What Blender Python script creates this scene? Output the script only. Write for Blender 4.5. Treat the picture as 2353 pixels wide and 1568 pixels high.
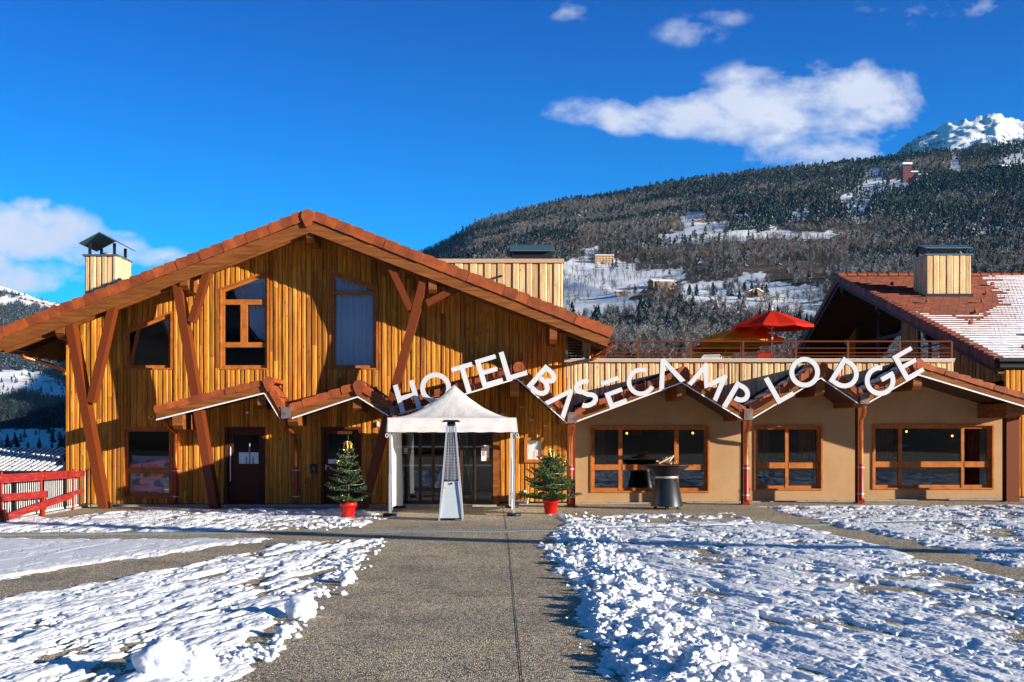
import bpy, bmesh, math, random
import numpy as np
from mathutils import Vector, Matrix, Quaternion
random.seed(7); rng = np.random.default_rng(7)
R = math.radians
C = bpy.context.scene
for o in list(bpy.data.objects): bpy.data.objects.remove(o)

# ------------------------------------------------------------------ camera, world, sun
F, CX, HY, EYE = 2650.0, 1133.0, 992.0, 2.0          # survey of the photo: focal length, vanishing point
cam = bpy.data.objects.new('camera', bpy.data.cameras.new('camera')); C.collection.objects.link(cam)
cam.location = (0, 0, EYE); cam.rotation_euler = (R(90), 0, 0)
cam.data.sensor_width = 36; cam.data.lens = F/2353*36
cam.data.shift_x = (1176.5-CX)/2353; cam.data.shift_y = (HY-784)/2353
cam.data.clip_start = .1; cam.data.clip_end = 40000
C.camera = cam
C.view_settings.view_transform = 'Standard'; C.view_settings.look = 'None'
C.view_settings.exposure = 1.08; C.view_settings.gamma = 1
C.render.resolution_x, C.render.resolution_y = 1024, 682
C.cycles.max_bounces = 8; C.cycles.transparent_max_bounces = 12

AZ, EL = 63.5, 12.2
sdir = Vector((math.sin(R(AZ))*math.cos(R(EL)), -math.cos(R(AZ))*math.cos(R(EL)), math.sin(R(EL))))
sun = bpy.data.objects.new('sun', bpy.data.lights.new('sun', 'SUN')); C.collection.objects.link(sun)
sun.data.energy = 5.0; sun.data.angle = R(.5); sun.data.color = (1, .90, .74)
sun.rotation_euler = sdir.to_track_quat('Z', 'Y').to_euler()

w = bpy.data.worlds.new('World'); C.world = w; w.use_nodes = True
nt = w.node_tree; N = nt.nodes; L = nt.links; N.clear()
def nd(t, **k):
    n = N.new(t)
    for a, b in k.items(): setattr(n, a, b)
    return n
def wmath(op, a, b=None, clamp=False):
    n = nd('ShaderNodeMath', operation=op, use_clamp=clamp)
    for i, q in enumerate((a, b)):
        if q is None: continue
        if isinstance(q, (int, float)): n.inputs[i].default_value = q
        else: L.new(q, n.inputs[i])
    return n.outputs[0]
sky = nd('ShaderNodeTexSky'); sky.sky_type = 'NISHITA'; sky.sun_disc = False
sky.sun_elevation = R(EL); sky.sun_rotation = R(180-AZ); sky.altitude = 1500
sky.air_density = 1.0; sky.dust_density = .25; sky.ozone_density = 2.6
hs = nd('ShaderNodeHueSaturation'); hs.inputs['Saturation'].default_value = 1.42; hs.inputs['Value'].default_value = 1.0
hs.inputs['Hue'].default_value = .482
L.new(sky.outputs[0], hs.inputs['Color'])
tc = nd('ShaderNodeTexCoord'); sp = nd('ShaderNodeSeparateXYZ'); L.new(tc.outputs['Generated'], sp.inputs[0])
ysafe = wmath('MAXIMUM', sp.outputs[1], .02)
gx = wmath('DIVIDE', sp.outputs[0], ysafe); gz_ = wmath('DIVIDE', sp.outputs[2], ysafe)
cb = nd('ShaderNodeCombineXYZ'); L.new(gx, cb.inputs[0]); L.new(gz_, cb.inputs[1])
def wnoise(scale, detail, rough, dist=0., off=0., sy=1.):
    mp = nd('ShaderNodeMapping'); L.new(cb.outputs[0], mp.inputs[0]); mp.inputs['Location'].default_value = (off, off*.7, off)
    mp.inputs['Scale'].default_value = (1, sy, 1)
    n = nd('ShaderNodeTexNoise'); n.inputs['Scale'].default_value = scale; n.inputs['Detail'].default_value = detail
    n.inputs['Roughness'].default_value = rough; n.inputs['Distortion'].default_value = dist
    L.new(mp.outputs[0], n.inputs['Vector']); return n.outputs[0]
def gp(u, v): return (u-CX)/F, (HY-v)/F
# clouds: soft puffs standing at fixed directions of the sky
puffs = [(1430,266,220,56,.95),(1600,262,210,66,1.0),(1740,240,190,110,1.15),(1860,250,220,130,1.2),(1990,240,170,120,1.15),(1760,180,120,42,.85),(1950,182,130,42,.85),
         (1880,325,250,80,1.0),(2085,205,70,70,.9),(2045,320,90,40,.7),(1700,300,150,50,.8),(2110,175,40,25,.6),
         (30,530,230,85,1.2),(150,530,130,72,1.1),(70,470,75,38,1.),(250,575,140,58,1.0),(360,590,110,34,.9),(60,640,220,50,.62),(-120,560,200,140,1.2),(430,590,70,16,.6),
         (1585,75,100,40,.42),(1650,35,90,34,.34),(2080,45,200,70,.36),(2300,15,200,50,.42),(1305,30,70,34,.36)]
acc = None
for (u, v, a, b, s) in puffs:
    X, Z = gp(u, v)
    dx = wmath('MULTIPLY', wmath('SUBTRACT', gx, X), F/a); dz = wmath('MULTIPLY', wmath('SUBTRACT', gz_, Z), F/b)
    q = wmath('SUBTRACT', 1.0, wmath('ADD', wmath('MULTIPLY', dx, dx), wmath('MULTIPLY', dz, dz)))
    q = wmath('MULTIPLY', wmath('MAXIMUM', q, 0.), s)
    acc = q if acc is None else wmath('MAXIMUM', acc, q)
n1 = wnoise(9, 8, .58, .3, 3.1, 1.6); n2 = wnoise(30, 6, .6, .2, 1.3, 1.5)
d = wmath('ADD', wmath('MULTIPLY', acc, 1.5), wmath('MULTIPLY', wmath('SUBTRACT', n1, .5), 4.6))
d = wmath('ADD', d, wmath('MULTIPLY', wmath('SUBTRACT', n2, .5), 1.8))
d = wmath('MULTIPLY', wmath('SUBTRACT', d, .52), .95, True)
d = wmath('MULTIPLY', d, wmath('MULTIPLY', acc, 2.4, True), True)
d = wmath('MULTIPLY', d, .93)
shade = wnoise(16, 5, .5, 0, 7.7)
ccol = nd('ShaderNodeMixRGB'); L.new(shade, ccol.inputs[0])
ccol.inputs[1].default_value = (3.9, 4.6, 6.2, 1); ccol.inputs[2].default_value = (6.9, 7.0, 7.5, 1)
# broad tint of the clear sky with height (deep blue overhead)
ramp = nd('ShaderNodeValToRGB'); L.new(wmath('MULTIPLY', sp.outputs[2], 1.6, True), ramp.inputs[0])
e = ramp.color_ramp.elements
e[0].position = 0; e[0].color = (.22, 1.15, 1.5, 1); e[1].position = .62; e[1].color = (.0, .46, 1.22, 1)
k = ramp.color_ramp.elements.new(.25); k.color = (.0, 1.0, 1.75, 1)
k = ramp.color_ramp.elements.new(.80); k.color = (.34, .44, .56, 1)
tint = nd('ShaderNodeMixRGB', blend_type='MULTIPLY'); tint.inputs[0].default_value = 1
L.new(hs.outputs[0], tint.inputs[1]); L.new(ramp.outputs[0], tint.inputs[2])
mx = nd('ShaderNodeMixRGB'); L.new(d, mx.inputs[0]); L.new(tint.outputs[0], mx.inputs[1]); L.new(ccol.outputs[0], mx.inputs[2])
bg = nd('ShaderNodeBackground'); bg.inputs['Strength'].default_value = .066
L.new(mx.outputs[0], bg.inputs['Color']); wo = nd('ShaderNodeOutputWorld'); L.new(bg.outputs[0], wo.inputs['Surface'])

# ------------------------------------------------------------------ helpers
def P(u, v, Y): return ((u-CX)/F*Y, Y, EYE+(HY-v)/F*Y)
def XZ(u, v, Y): return ((u-CX)/F*Y, EYE+(HY-v)/F*Y)
def gz(x): return .011*max(0., x)
class MB:
    def __init__(s): s.v = []; s.f = []; s.m = []; s.sm = []
    def add(s, vs, fs, m=0, smooth=False):
        o = len(s.v); s.v += [tuple(p) for p in vs]
        for f in fs: s.f.append(tuple(i+o for i in f)); s.m.append(m); s.sm.append(smooth)
        return s
    def box(s, a, b, m=0):
        x0, y0, z0 = a; x1, y1, z1 = b
        return s.add([(x0,y0,z0),(x1,y0,z0),(x1,y1,z0),(x0,y1,z0),(x0,y0,z1),(x1,y0,z1),(x1,y1,z1),(x0,y1,z1)],
                     [(0,3,2,1),(4,5,6,7),(0,1,5,4),(1,2,6,5),(2,3,7,6),(3,0,4,7)], m)
    def prism(s, poly, y0, y1, m=0):                      # polygon in XZ extruded along Y
        a = sum(poly[i][0]*poly[(i+1) % len(poly)][1]-poly[(i+1) % len(poly)][0]*poly[i][1] for i in range(len(poly)))
        if a < 0: poly = poly[::-1]
        n = len(poly)
        fs = [tuple(range(n)), tuple(range(2*n-1, n-1, -1))]+[(i, i+n, (i+1) % n+n, (i+1) % n) for i in range(n)]
        return s.add([(p[0], y0, p[1]) for p in poly]+[(p[0], y1, p[1]) for p in poly], fs, m)
    def prismx(s, poly, x0, x1, m=0):                     # polygon in YZ extruded along X
        a = sum(poly[i][0]*poly[(i+1) % len(poly)][1]-poly[(i+1) % len(poly)][0]*poly[i][1] for i in range(len(poly)))
        if a < 0: poly = poly[::-1]
        n = len(poly)
        fs = [tuple(range(n-1, -1, -1)), tuple(range(n, 2*n))]+[(i, (i+1) % n, (i+1) % n+n, i+n) for i in range(n)]
        return s.add([(x0, p[0], p[1]) for p in poly]+[(x1, p[0], p[1]) for p in poly], fs, m)
    def ring(s, outer, inner, y0, y1, m=0):
        n = len(outer); V = []
        for y in (y0, y1):
            V += [(p[0], y, p[1]) for p in outer]+[(p[0], y, p[1]) for p in inner]
        fs = []
        for i in range(n):
            j = (i+1) % n
            fs += [(i, j, n+j, n+i), (2*n+i, 3*n+i, 3*n+j, 2*n+j), (i, 2*n+i, 2*n+j, j), (n+i, n+j, 3*n+j, 3*n+i)]
        return s.add(V, fs, m)
    def bar(s, p, q, w, h=None, m=0, up=(0, 0, 1)):
        h = h or w; p = Vector(p); q = Vector(q); d = (q-p).normalized(); up = Vector(up)
        if abs(d.dot(up)) > .98: up = Vector((0, 1, 0))
        a = d.cross(up).normalized()*w/2; b = a.cross(d).normalized()*h/2
        vs = [c+x*a+y*b for c in (p, q) for x, y in ((-1,-1),(1,-1),(1,1),(-1,1))]
        return s.add(vs, [(0,1,2,3),(7,6,5,4),(0,4,5,1),(1,5,6,2),(2,6,7,3),(3,7,4,0)], m)
    def tube(s, pts, r, n=8, m=0, cap=True):
        pts = [Vector(p) for p in pts]; rs = r if isinstance(r, (list, tuple)) else [r]*len(pts)
        V = []; pa = None
        for i, p in enumerate(pts):
            d = (pts[min(i+1, len(pts)-1)]-pts[max(i-1, 0)]).normalized()
            if pa is None:
                u = Vector((0, 0, 1)) if abs(d.z) < .9 else Vector((0, 1, 0)); a = d.cross(u).normalized()
            else: a = (pa-d*pa.dot(d)).normalized()
            pa = a; b = d.cross(a)
            for k in range(n):
                t = 2*math.pi*k/n; V.append(p+(a*math.cos(t)+b*math.sin(t))*rs[i])
        fs = [(i*n+k, i*n+(k+1) % n, (i+1)*n+(k+1) % n, (i+1)*n+k) for i in range(len(pts)-1) for k in range(n)]
        s.add(V, fs, m, True)
        if cap: s.add(V[:n], [tuple(range(n-1, -1, -1))], m); s.add(V[-n:], [tuple(range(n))], m)
        return s
    def lathe(s, prof, c, n=32, m=0, smooth=True):
        V = []; cx, cy, cz = c
        for (r, z) in prof:
            for k in range(n):
                t = 2*math.pi*k/n; V.append((cx+r*math.cos(t), cy+r*math.sin(t), cz+z))
        fs = [(i*n+k, i*n+(k+1) % n, (i+1)*n+(k+1) % n, (i+1)*n+k) for i in range(len(prof)-1) for k in range(n)]
        return s.add(V, fs, m, smooth)
    def sphere(s, c, r, n=8, m=0):
        prof = [(max(1e-4, r*math.sin(math.pi*i/(n//2+1))), -r*math.cos(math.pi*i/(n//2+1))) for i in range(n//2+2)]
        return s.lathe(prof, c, n, m)
    def build(s, name, mats, parent=None, fix=True):
        me = bpy.data.meshes.new(name); me.from_pydata(s.v, [], s.f)
        mats = mats if isinstance(mats, (list, tuple)) else [mats]
        for m in mats: me.materials.append(m)
        me.polygons.foreach_set('material_index', s.m); me.polygons.foreach_set('use_smooth', s.sm)
        if fix:
            bm = bmesh.new(); bm.from_mesh(me); bmesh.ops.recalc_face_normals(bm, faces=bm.faces); bm.to_mesh(me); bm.free()
        me.update()
        return link(name, me, parent)
def link(name, me, parent=None):
    o = bpy.data.objects.new(name, me); C.collection.objects.link(o)
    if parent is not None: setpar(o, parent)
    return o
def setpar(o, parent):                                     # keep world placement of a mesh written in world coordinates
    o.parent = parent
    Mw = Matrix.Translation(parent_world(parent)); o.matrix_parent_inverse = Mw.inverted()
def parent_world(p):
    return Vector(p['_w']) if '_w' in p else Vector((0, 0, 0))
def thing(name, label, cat, loc, group=None):
    o = bpy.data.objects.new(name, None); C.collection.objects.link(o); o.location = loc; o['_w'] = tuple(loc)
    o.empty_display_size = .2
    tag(o, label, cat, group); return o
def tag(o, label, cat, group=None):
    o['label'] = label; o['category'] = cat
    if group: o['group'] = group
    return o
def struct(o, kind='structure'): o['kind'] = kind; return o
def inset(poly, d):
    a = sum(poly[i][0]*poly[(i+1) % len(poly)][1]-poly[(i+1) % len(poly)][0]*poly[i][1] for i in range(len(poly)))
    if a < 0: poly = poly[::-1]
    n = len(poly); ls = []
    for i in range(n):
        (x0, z0), (x1, z1) = poly[i], poly[(i+1) % n]; l = math.hypot(x1-x0, z1-z0); dx, dz = (x1-x0)/l, (z1-z0)/l
        ls.append((x0-dz*d, z0+dx*d, dx, dz))
    out = []
    for i in range(n):
        x0, z0, dx0, dz0 = ls[i-1]; x1, z1, dx1, dz1 = ls[i]
        det = dx0*dz1-dz0*dx1; t = ((x1-x0)*dz1-(z1-z0)*dx1)/det
        out.append((x0+dx0*t, z0+dz0*t))
    return out
def ccw(poly):
    a = sum(poly[i][0]*poly[(i+1) % len(poly)][1]-poly[(i+1) % len(poly)][0]*poly[i][1] for i in range(len(poly)))
    return poly if a > 0 else poly[::-1]

# ---- numpy noise
def _h(ix, iy, seed):
    n = (ix.astype(np.int64)*374761393+iy.astype(np.int64)*668265263+seed*974711) & 0x7fffffff
    n = ((n ^ (n >> 13))*1274126177) & 0x7fffffff
    return ((n ^ (n >> 16)) & 0xffff)/65535.0
def vn(x, y, seed=0):
    ix = np.floor(x); iy = np.floor(y); fx = x-ix; fy = y-iy; fx = fx*fx*(3-2*fx); fy = fy*fy*(3-2*fy)
    a = _h(ix, iy, seed); b = _h(ix+1, iy, seed); c = _h(ix, iy+1, seed); d_ = _h(ix+1, iy+1, seed)
    return (a*(1-fx)+b*fx)*(1-fy)+(c*(1-fx)+d_*fx)*fy
def fbm(x, y, o=4, seed=0, g=.5):
    r = 0; A = 1; t = 0
    for i in range(o): r = r+A*vn(x*2**i+17.3*i, y*2**i-9.1*i, seed+i); t += A; A *= g
    return r/t
def smooth(x, a, b): t = np.clip((x-a)/(b-a), 0, 1); return t*t*(3-2*t)
def inpoly(x, y, poly):
    c = np.zeros(np.shape(x), bool); n = len(poly); j = n-1
    for i in range(n):
        xi, yi = poly[i]; xj, yj = poly[j]
        c ^= ((yi > y) != (yj > y)) & (x < (xj-xi)*(y-yi)/(yj-yi+1e-12)+xi); j = i
    return c
def sdf(x, y, poly):
    d2 = np.full(np.shape(x), 1e9); n = len(poly)
    for i in range(n):
        ax, ay = poly[i]; bx, by = poly[(i+1) % n]; ex, ey = bx-ax, by-ay
        t = np.clip(((x-ax)*ex+(y-ay)*ey)/(ex*ex+ey*ey), 0, 1)
        d2 = np.minimum(d2, (x-ax-t*ex)**2+(y-ay-t*ey)**2)
    return np.sqrt(d2)*np.where(inpoly(x, y, poly), 1, -1)
def grid_mesh(name, X, Y, Z, mat, smooth_=True):
    n, m = X.shape
    me = bpy.data.meshes.new(name); me.vertices.add(n*m)
    me.vertices.foreach_set('co', np.stack([X, Y, Z], -1).astype(np.float32).ravel())
    idx = np.arange(n*m).reshape(n, m)
    q = np.stack([idx[:-1, :-1], idx[:-1, 1:], idx[1:, 1:], idx[1:, :-1]], -1).reshape(-1, 4)
    return quads(me, q, mat, smooth_)
def quads(me, q, mat, sm=True):
    k = q.shape[1]
    me.loops.add(q.size); me.loops.foreach_set('vertex_index', q.astype(np.int32).ravel())
    me.polygons.add(len(q)); me.polygons.foreach_set('loop_start', np.arange(len(q), dtype=np.int32)*k)
    me.polygons.foreach_set('use_smooth', np.full(len(q), sm))
    me.materials.append(mat); me.update(calc_edges=True); return me

# ------------------------------------------------------------------ materials
def mat(name, col=(.5,.5,.5), rough=.6, metal=0., spec=.5):
    m = bpy.data.materials.new(name); m.use_nodes = True; t = m.node_tree
    b = t.nodes['Principled BSDF']; b.inputs['Base Color'].default_value = (*col, 1)
    b.inputs['Roughness'].default_value = rough; b.inputs['Metallic'].default_value = metal
    b.inputs['Specular IOR Level'].default_value = spec
    return m
class G:                                                    # tiny node graph helper
    def __init__(s, m): s.t = m.node_tree; s.n = s.t.nodes; s.l = s.t.links; s.b = s.n['Principled BSDF']
    def node(s, t, **k):
        n = s.n.new(t)
        for a, b in k.items():
            if a.startswith('i_'):
                key = a[2:]; key = int(key) if key.isdigit() else key.replace('_', ' ')
                if hasattr(b, 'is_output') or isinstance(b, bpy.types.NodeSocket): s.l.new(b, n.inputs[key])
                else: n.inputs[key].default_value = b
            else: setattr(n, a, b)
        return n
    def coord(s, kind='Object', scale=(1,1,1), rot=(0,0,0)):
        c = s.node('ShaderNodeTexCoord'); mp = s.node('ShaderNodeMapping'); s.l.new(c.outputs[kind], mp.inputs[0])
        mp.inputs['Scale'].default_value = scale; mp.inputs['Rotation'].default_value = rot; return mp.outputs[0]
    def noise(s, vec, scale, detail=4, rough=.5, dist=0.):
        n = s.node('ShaderNodeTexNoise'); s.l.new(vec, n.inputs['Vector']); n.inputs['Scale'].default_value = scale
        n.inputs['Detail'].default_value = detail; n.inputs['Roughness'].default_value = rough; n.inputs['Distortion'].default_value = dist
        return n.outputs[0]
    def ramp(s, fac, stops):
        r = s.node('ShaderNodeValToRGB'); s.l.new(fac, r.inputs[0]); e = r.color_ramp.elements
        while len(e) < len(stops): e.new(.5)
        for q, (p, c) in zip(e, stops):
            q.position = p; q.color = (*c, 1) if len(c) == 3 else c
        return r.outputs[0]
    def mix(s, f, a, b, mode='MIX'):
        n = s.node('ShaderNodeMixRGB', blend_type=mode)
        for i, q in enumerate((f, a, b)):
            if isinstance(q, bpy.types.NodeSocket): s.l.new(q, n.inputs[i])
            else: n.inputs[i].default_value = q if i == 0 else (*q, 1)
        return n.outputs[0]
    def math(s, op, a, b=0., clamp=False):
        n = s.node('ShaderNodeMath', operation=op, use_clamp=clamp)
        for i, q in enumerate((a, b)):
            if isinstance(q, bpy.types.NodeSocket): s.l.new(q, n.inputs[i])
            else: n.inputs[i].default_value = q
        return n.outputs[0]
    def col(s, c): s.l.new(c, s.b.inputs['Base Color'])
    def rough(s, c): s.l.new(c, s.b.inputs['Roughness'])
    def bump(s, h, st=.3, dist=.02):
        n = s.node('ShaderNodeBump'); n.inputs['Strength'].default_value = st; n.inputs['Distance'].default_value = dist
        s.l.new(h, n.inputs['Height']); s.l.new(n.outputs[0], s.b.inputs['Normal'])
    def island(s): return s.node('ShaderNodeNewGeometry').outputs['Random Per Island']
def wood(name, cols, rough=.6, gs=(14,14,.7), knots=True, isl=True, var=.8):
    m = mat(name, rough=rough); g = G(m); g.b.inputs['Specular IOR Level'].default_value = .25
    v0 = g.coord('Object', (1, 1, 1))
    r = g.island()
    off = g.node('ShaderNodeVectorMath', operation='SCALE'); cmb = g.node('ShaderNodeCombineXYZ')
    g.l.new(r, cmb.inputs[0]); g.l.new(r, cmb.inputs[2]); g.l.new(cmb.outputs[0], off.inputs[0]); off.inputs['Scale'].default_value = 37.
    ad = g.node('ShaderNodeVectorMath', operation='ADD'); g.l.new(v0, ad.inputs[0]); g.l.new(off.outputs[0], ad.inputs[1])
    mp = g.node('ShaderNodeMapping'); g.l.new(ad.outputs[0], mp.inputs[0]); mp.inputs['Scale'].default_value = gs
    gr = g.noise(mp.outputs[0], 1.6, 5, .6, .6)
    c = g.ramp(gr, [(.25, cols[0]), (.5, cols[1]), (.75, cols[2])])
    if isl:
        tone = g.ramp(r, [(0, (1-.5*var, 1-.56*var, 1-.6*var)), (.5, (1, 1, 1)), (1, (1+.15*var, 1+.15*var, 1+.1*var))])
        c = g.mix(1., c, tone, 'MULTIPLY')
    if knots:
        mk = g.node('ShaderNodeMapping'); g.l.new(ad.outputs[0], mk.inputs[0]); mk.inputs['Scale'].default_value = (7.5, 7.5, 2.6)
        vo = g.node('ShaderNodeTexVoronoi'); g.l.new(mk.outputs[0], vo.inputs['Vector']); vo.inputs['Scale'].default_value = 1.
        kf = g.ramp(vo.outputs['Distance'], [(.05, (1,1,1)), (.16, (0,0,0))])
        c = g.mix(g.math('MULTIPLY', kf, .75), c, tuple(x*.28 for x in cols[0]))
    g.col(c); g.bump(gr, .25, .004)
    return m
M = {}
M['wood'] = wood('wood_cladding', [(.20,.055,.005), (.54,.205,.017), (.80,.38,.058)], var=.9)
M['wood_pale'] = wood('wood_pale_cladding', [(.42,.20,.07), (.66,.46,.24), (.80,.66,.45)], var=.6)
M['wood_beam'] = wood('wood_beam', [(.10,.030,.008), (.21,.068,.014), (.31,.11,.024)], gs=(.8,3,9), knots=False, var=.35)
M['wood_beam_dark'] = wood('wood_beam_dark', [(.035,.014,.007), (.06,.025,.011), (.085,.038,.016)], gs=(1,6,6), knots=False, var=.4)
M['steel'] = mat('steel_russet', (.15,.030,.004), .55, 0, .3)
M['frame'] = wood('window_timber', [(.27,.072,.012), (.42,.13,.022), (.52,.18,.03)], gs=(3,3,3), knots=False, isl=False)
M['frame_dark'] = mat('frame_dark', (.055,.02,.012), .5)
M['door'] = mat('door_brown', (.085,.022,.007), .6, 0, .2)
def tile_mat(name, a, b, c_):
    m = mat(name, rough=.65); g = G(m); v = g.coord('Object'); r = g.island()
    n = g.noise(v, 3.5, 4, .6); c = g.ramp(n, [(.3, a), (.55, b), (.75, c_)])
    tone = g.ramp(r, [(0, (.68,.66,.66)), (.6, (1,1,1)), (1, (1.15,1.12,1.1))]); c = g.mix(1., c, tone, 'MULTIPLY')
    n2 = g.noise(v, 9, 3, .5); st = g.ramp(n2, [(.56, (0,0,0)), (.72, (1,1,1))]); c = g.mix(g.math('MULTIPLY', st, .45), c, (.10,.045,.035))
    g.col(c); g.bump(g.noise(v, 60, 2), .15, .003); return m
M['tile'] = tile_mat('clay_tile', (.22,.042,.008), (.34,.072,.012), (.46,.11,.02))
M['tile_dark'] = tile_mat('clay_tile_dark', (.16,.030,.011), (.25,.05,.016), (.34,.072,.022))
M['copper'] = mat('copper', (.72,.22,.075), .3, .85)
G(M['copper']); _g = G(M['copper']); _g.rough(_g.ramp(_g.noise(_g.coord('Object', (8,8,1)), 3, 3), [(.3, (.2,.2,.2)), (.7, (.5,.5,.5))]))
_g.col(_g.ramp(_g.noise(_g.coord('Object', (6,6,1.5)), 3, 4), [(.3, (.42,.12,.05)), (.65, (.80,.27,.10))]))
M['pipe_red'] = mat('pipe_red', (.38,.018,.008), .4)
M['box_metal'] = mat('weathered_metal', (.2,.12,.08), .5, .4)
_g = G(M['box_metal']); _g.col(_g.ramp(_g.noise(_g.coord('Object'), 7, 4), [(.35, (.16,.075,.045)), (.6, (.24,.20,.19)), (.75, (.30,.14,.07))]))
m = mat('stucco', (.46,.27,.135), .9, 0, .2); g = G(m); v = g.coord('Object')
g.col(g.mix(g.ramp(g.noise(v, 1.4, 6, .65), [(.35, (0,0,0)), (.7, (1,1,1))]), (.40,.235,.115), (.48,.295,.15)))
g.bump(g.noise(v, 45, 5, .7), .5, .006); M['stucco'] = m
M['white'] = mat('white_paint', (.80,.80,.80), .4)
M['led'] = mat('white_edge_strip', (.82,.84,.86), .35)
M['fascia'] = mat('beige_metal_fascia', (.52,.36,.23), .45, .0)
M['letter'] = mat('letter_face', (.62,.63,.66), .4)
M['letter_side'] = mat('letter_side', (.20,.14,.10), .5)
M['zinc'] = mat('zinc_sheet', (.12,.21,.26), .35, .5)
M['dark_metal'] = mat('dark_metal', (.02,.022,.026), .45, .3)
M['grey_metal'] = mat('grey_metal', (.28,.29,.30), .35, .8)
M['silver'] = mat('silver_metal', (.62,.64,.67), .38, .6)
M['black'] = mat('black_plastic', (.012,.012,.014), .5)
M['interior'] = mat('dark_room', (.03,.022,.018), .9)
M['curtain_white'] = mat('curtain_net', (.80,.86,.92), .8)
M['curtain_red'] = mat('curtain_trim', (.50,.03,.03), .8)
M['curtain_brown'] = mat('curtain_brown', (.20,.05,.02), .8)
m = mat('glass'); g = G(m); fr = g.node('ShaderNodeFresnel'); fr.inputs[0].default_value = 1.5
fac = g.math('ADD', g.math('MULTIPLY', fr.outputs[0], 1.5), .05, True)
tr = g.node('ShaderNodeBsdfTransparent'); tr.inputs[0].default_value = (.78,.84,.88,1); gl = g.node('ShaderNodeBsdfGlossy'); gl.inputs['Roughness'].default_value = .015
gl.inputs['Color'].default_value = (.85,.93,1,1)
ms = g.node('ShaderNodeMixShader'); g.l.new(fac, ms.inputs[0]); g.l.new(tr.outputs[0], ms.inputs[1]); g.l.new(gl.outputs[0], ms.inputs[2])
g.l.new(ms.outputs[0], g.n['Material Output'].inputs[0]); M['glass'] = m
m = mat('warm_bulb'); g = G(m); g.b.inputs['Emission Color'].default_value = (1,.24,.03,1); g.b.inputs['Emission Strength'].default_value = 5; M['bulb'] = m
m = mat('fairy_bulb'); g = G(m); g.b.inputs['Emission Color'].default_value = (1,.55,.2,1); g.b.inputs['Emission Strength'].default_value = 2.2; M['fairy'] = m
M['lamp_red'] = mat('lamp_red', (.5,.02,.01), .4)
m = mat('snow', (.84,.86,.90), .7, 0, .3); g = G(m); v = g.coord('Object')
g.bump(g.noise(v, 40, 6, .75), .35, .012)
g.col(g.mix(g.ramp(g.noise(v, 3, 5, .6), [(.4, (0,0,0)), (.75, (1,1,1))]), (.88,.89,.92), (.74,.79,.88)))
g.b.inputs['Subsurface Weight'].default_value = .0; M['snow'] = m
# exposed aggregate paving
m = mat('aggregate', (.2,.18,.15), .85, 0, .25); g = G(m); v = g.coord('Object')
vo = g.node('ShaderNodeTexVoronoi'); g.l.new(v, vo.inputs['Vector']); vo.inputs['Scale'].default_value = 62
rc = g.node('ShaderNodeSeparateColor'); g.l.new(vo.outputs['Color'], rc.inputs[0])
c = g.ramp(rc.outputs[0], [(0, (.03,.03,.03)), (.22, (.14,.12,.095)), (.45, (.32,.28,.22)), (.7, (.52,.46,.36)), (.88, (.66,.45,.20)), (1, (.85,.82,.75))])
gap = g.ramp(vo.outputs['Distance'], [(.35, (0,0,0)), (.75, (1,1,1))]); c = g.mix(g.math('MULTIPLY', gap, .65), c, (.07,.06,.05))
big = g.ramp(g.noise(v, .35, 5, .6), [(.35, (1.2,1.2,1.2)), (.65, (1.65,1.6,1.5))]); c = g.mix(1., c, big, 'MULTIPLY')
wet = g.ramp(g.noise(v, 1.1, 5, .65), [(.5, (1,1,1)), (.62, (.7,.7,.72))]); c = g.mix(.7, c, wet, 'MULTIPLY')
g.col(c); g.bump(vo.outputs['Distance'], .8, -.01); M['paving'] = m
M['concrete'] = mat('concrete', (.30,.32,.32), .85)
_g = G(M['concrete']); _g.col(_g.ramp(_g.noise(_g.coord('Object'), 4, 5, .6), [(.3, (.20,.22,.22)), (.7, (.38,.40,.39))]))
M['grate'] = mat('galvanised_grate', (.34,.44,.46), .45, .5)
M['seam'] = mat('joint_dark', (.03,.027,.025), .9)
m = mat('canvas', (.88,.88,.88), .75, 0, .2); g = G(m); g.bump(g.noise(g.coord('Object', (3,3,9)), 1.6, 3, .5, .6), .4, .04)
g.b.inputs['Transmission Weight'].default_value = 0
ts = g.node('ShaderNodeBsdfTranslucent'); ts.inputs[0].default_value = (.75,.72,.66,1); ms = g.node('ShaderNodeMixShader'); ms.inputs[0].default_value = .28
g.l.new(g.b.outputs[0], ms.inputs[1]); g.l.new(ts.outputs[0], ms.inputs[2]); g.l.new(ms.outputs[0], g.n['Material Output'].inputs[0]); M['canvas'] = m
M['pot'] = mat('red_pot', (.60,.008,.006), .35)
m = mat('fir_needles', (.02,.05,.012), .6); g = G(m); r = g.island()
g.col(g.ramp(r, [(0, (.012,.035,.010)), (.45, (.035,.085,.018)), (.8, (.08,.15,.03)), (1, (.17,.24,.06))])); M['fir'] = m
M['bark'] = mat('bark', (.08,.05,.03), .9)
M['gold'] = mat('gold_ribbon', (.75,.52,.07), .4, .3)
M['silver_ball'] = mat('silver_ball', (.8,.85,.9), .12, .9)
M['gold_ball'] = mat('gold_ball', (.85,.5,.12), .15, .9)
M['iron'] = mat('fire_bowl_steel', (.045,.05,.058), .38, .7)
M['log'] = wood('split_log', [(.30,.17,.08), (.55,.38,.22), (.7,.55,.36)], gs=(2,2,12), knots=False)
m = mat('red_fence_board', (.5,.03,.02), .7); g = G(m); v = g.coord('Object', (1,1.2,9))
g.col(g.ramp(g.noise(v, 2.2, 5, .65), [(.3, (.17,.006,.006)), (.55, (.30,.010,.009)), (.75, (.36,.085,.07))])); M['board_red'] = m
M['post_red'] = mat('fence_post_red', (.42,.03,.008), .6, 0, .3)
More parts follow.
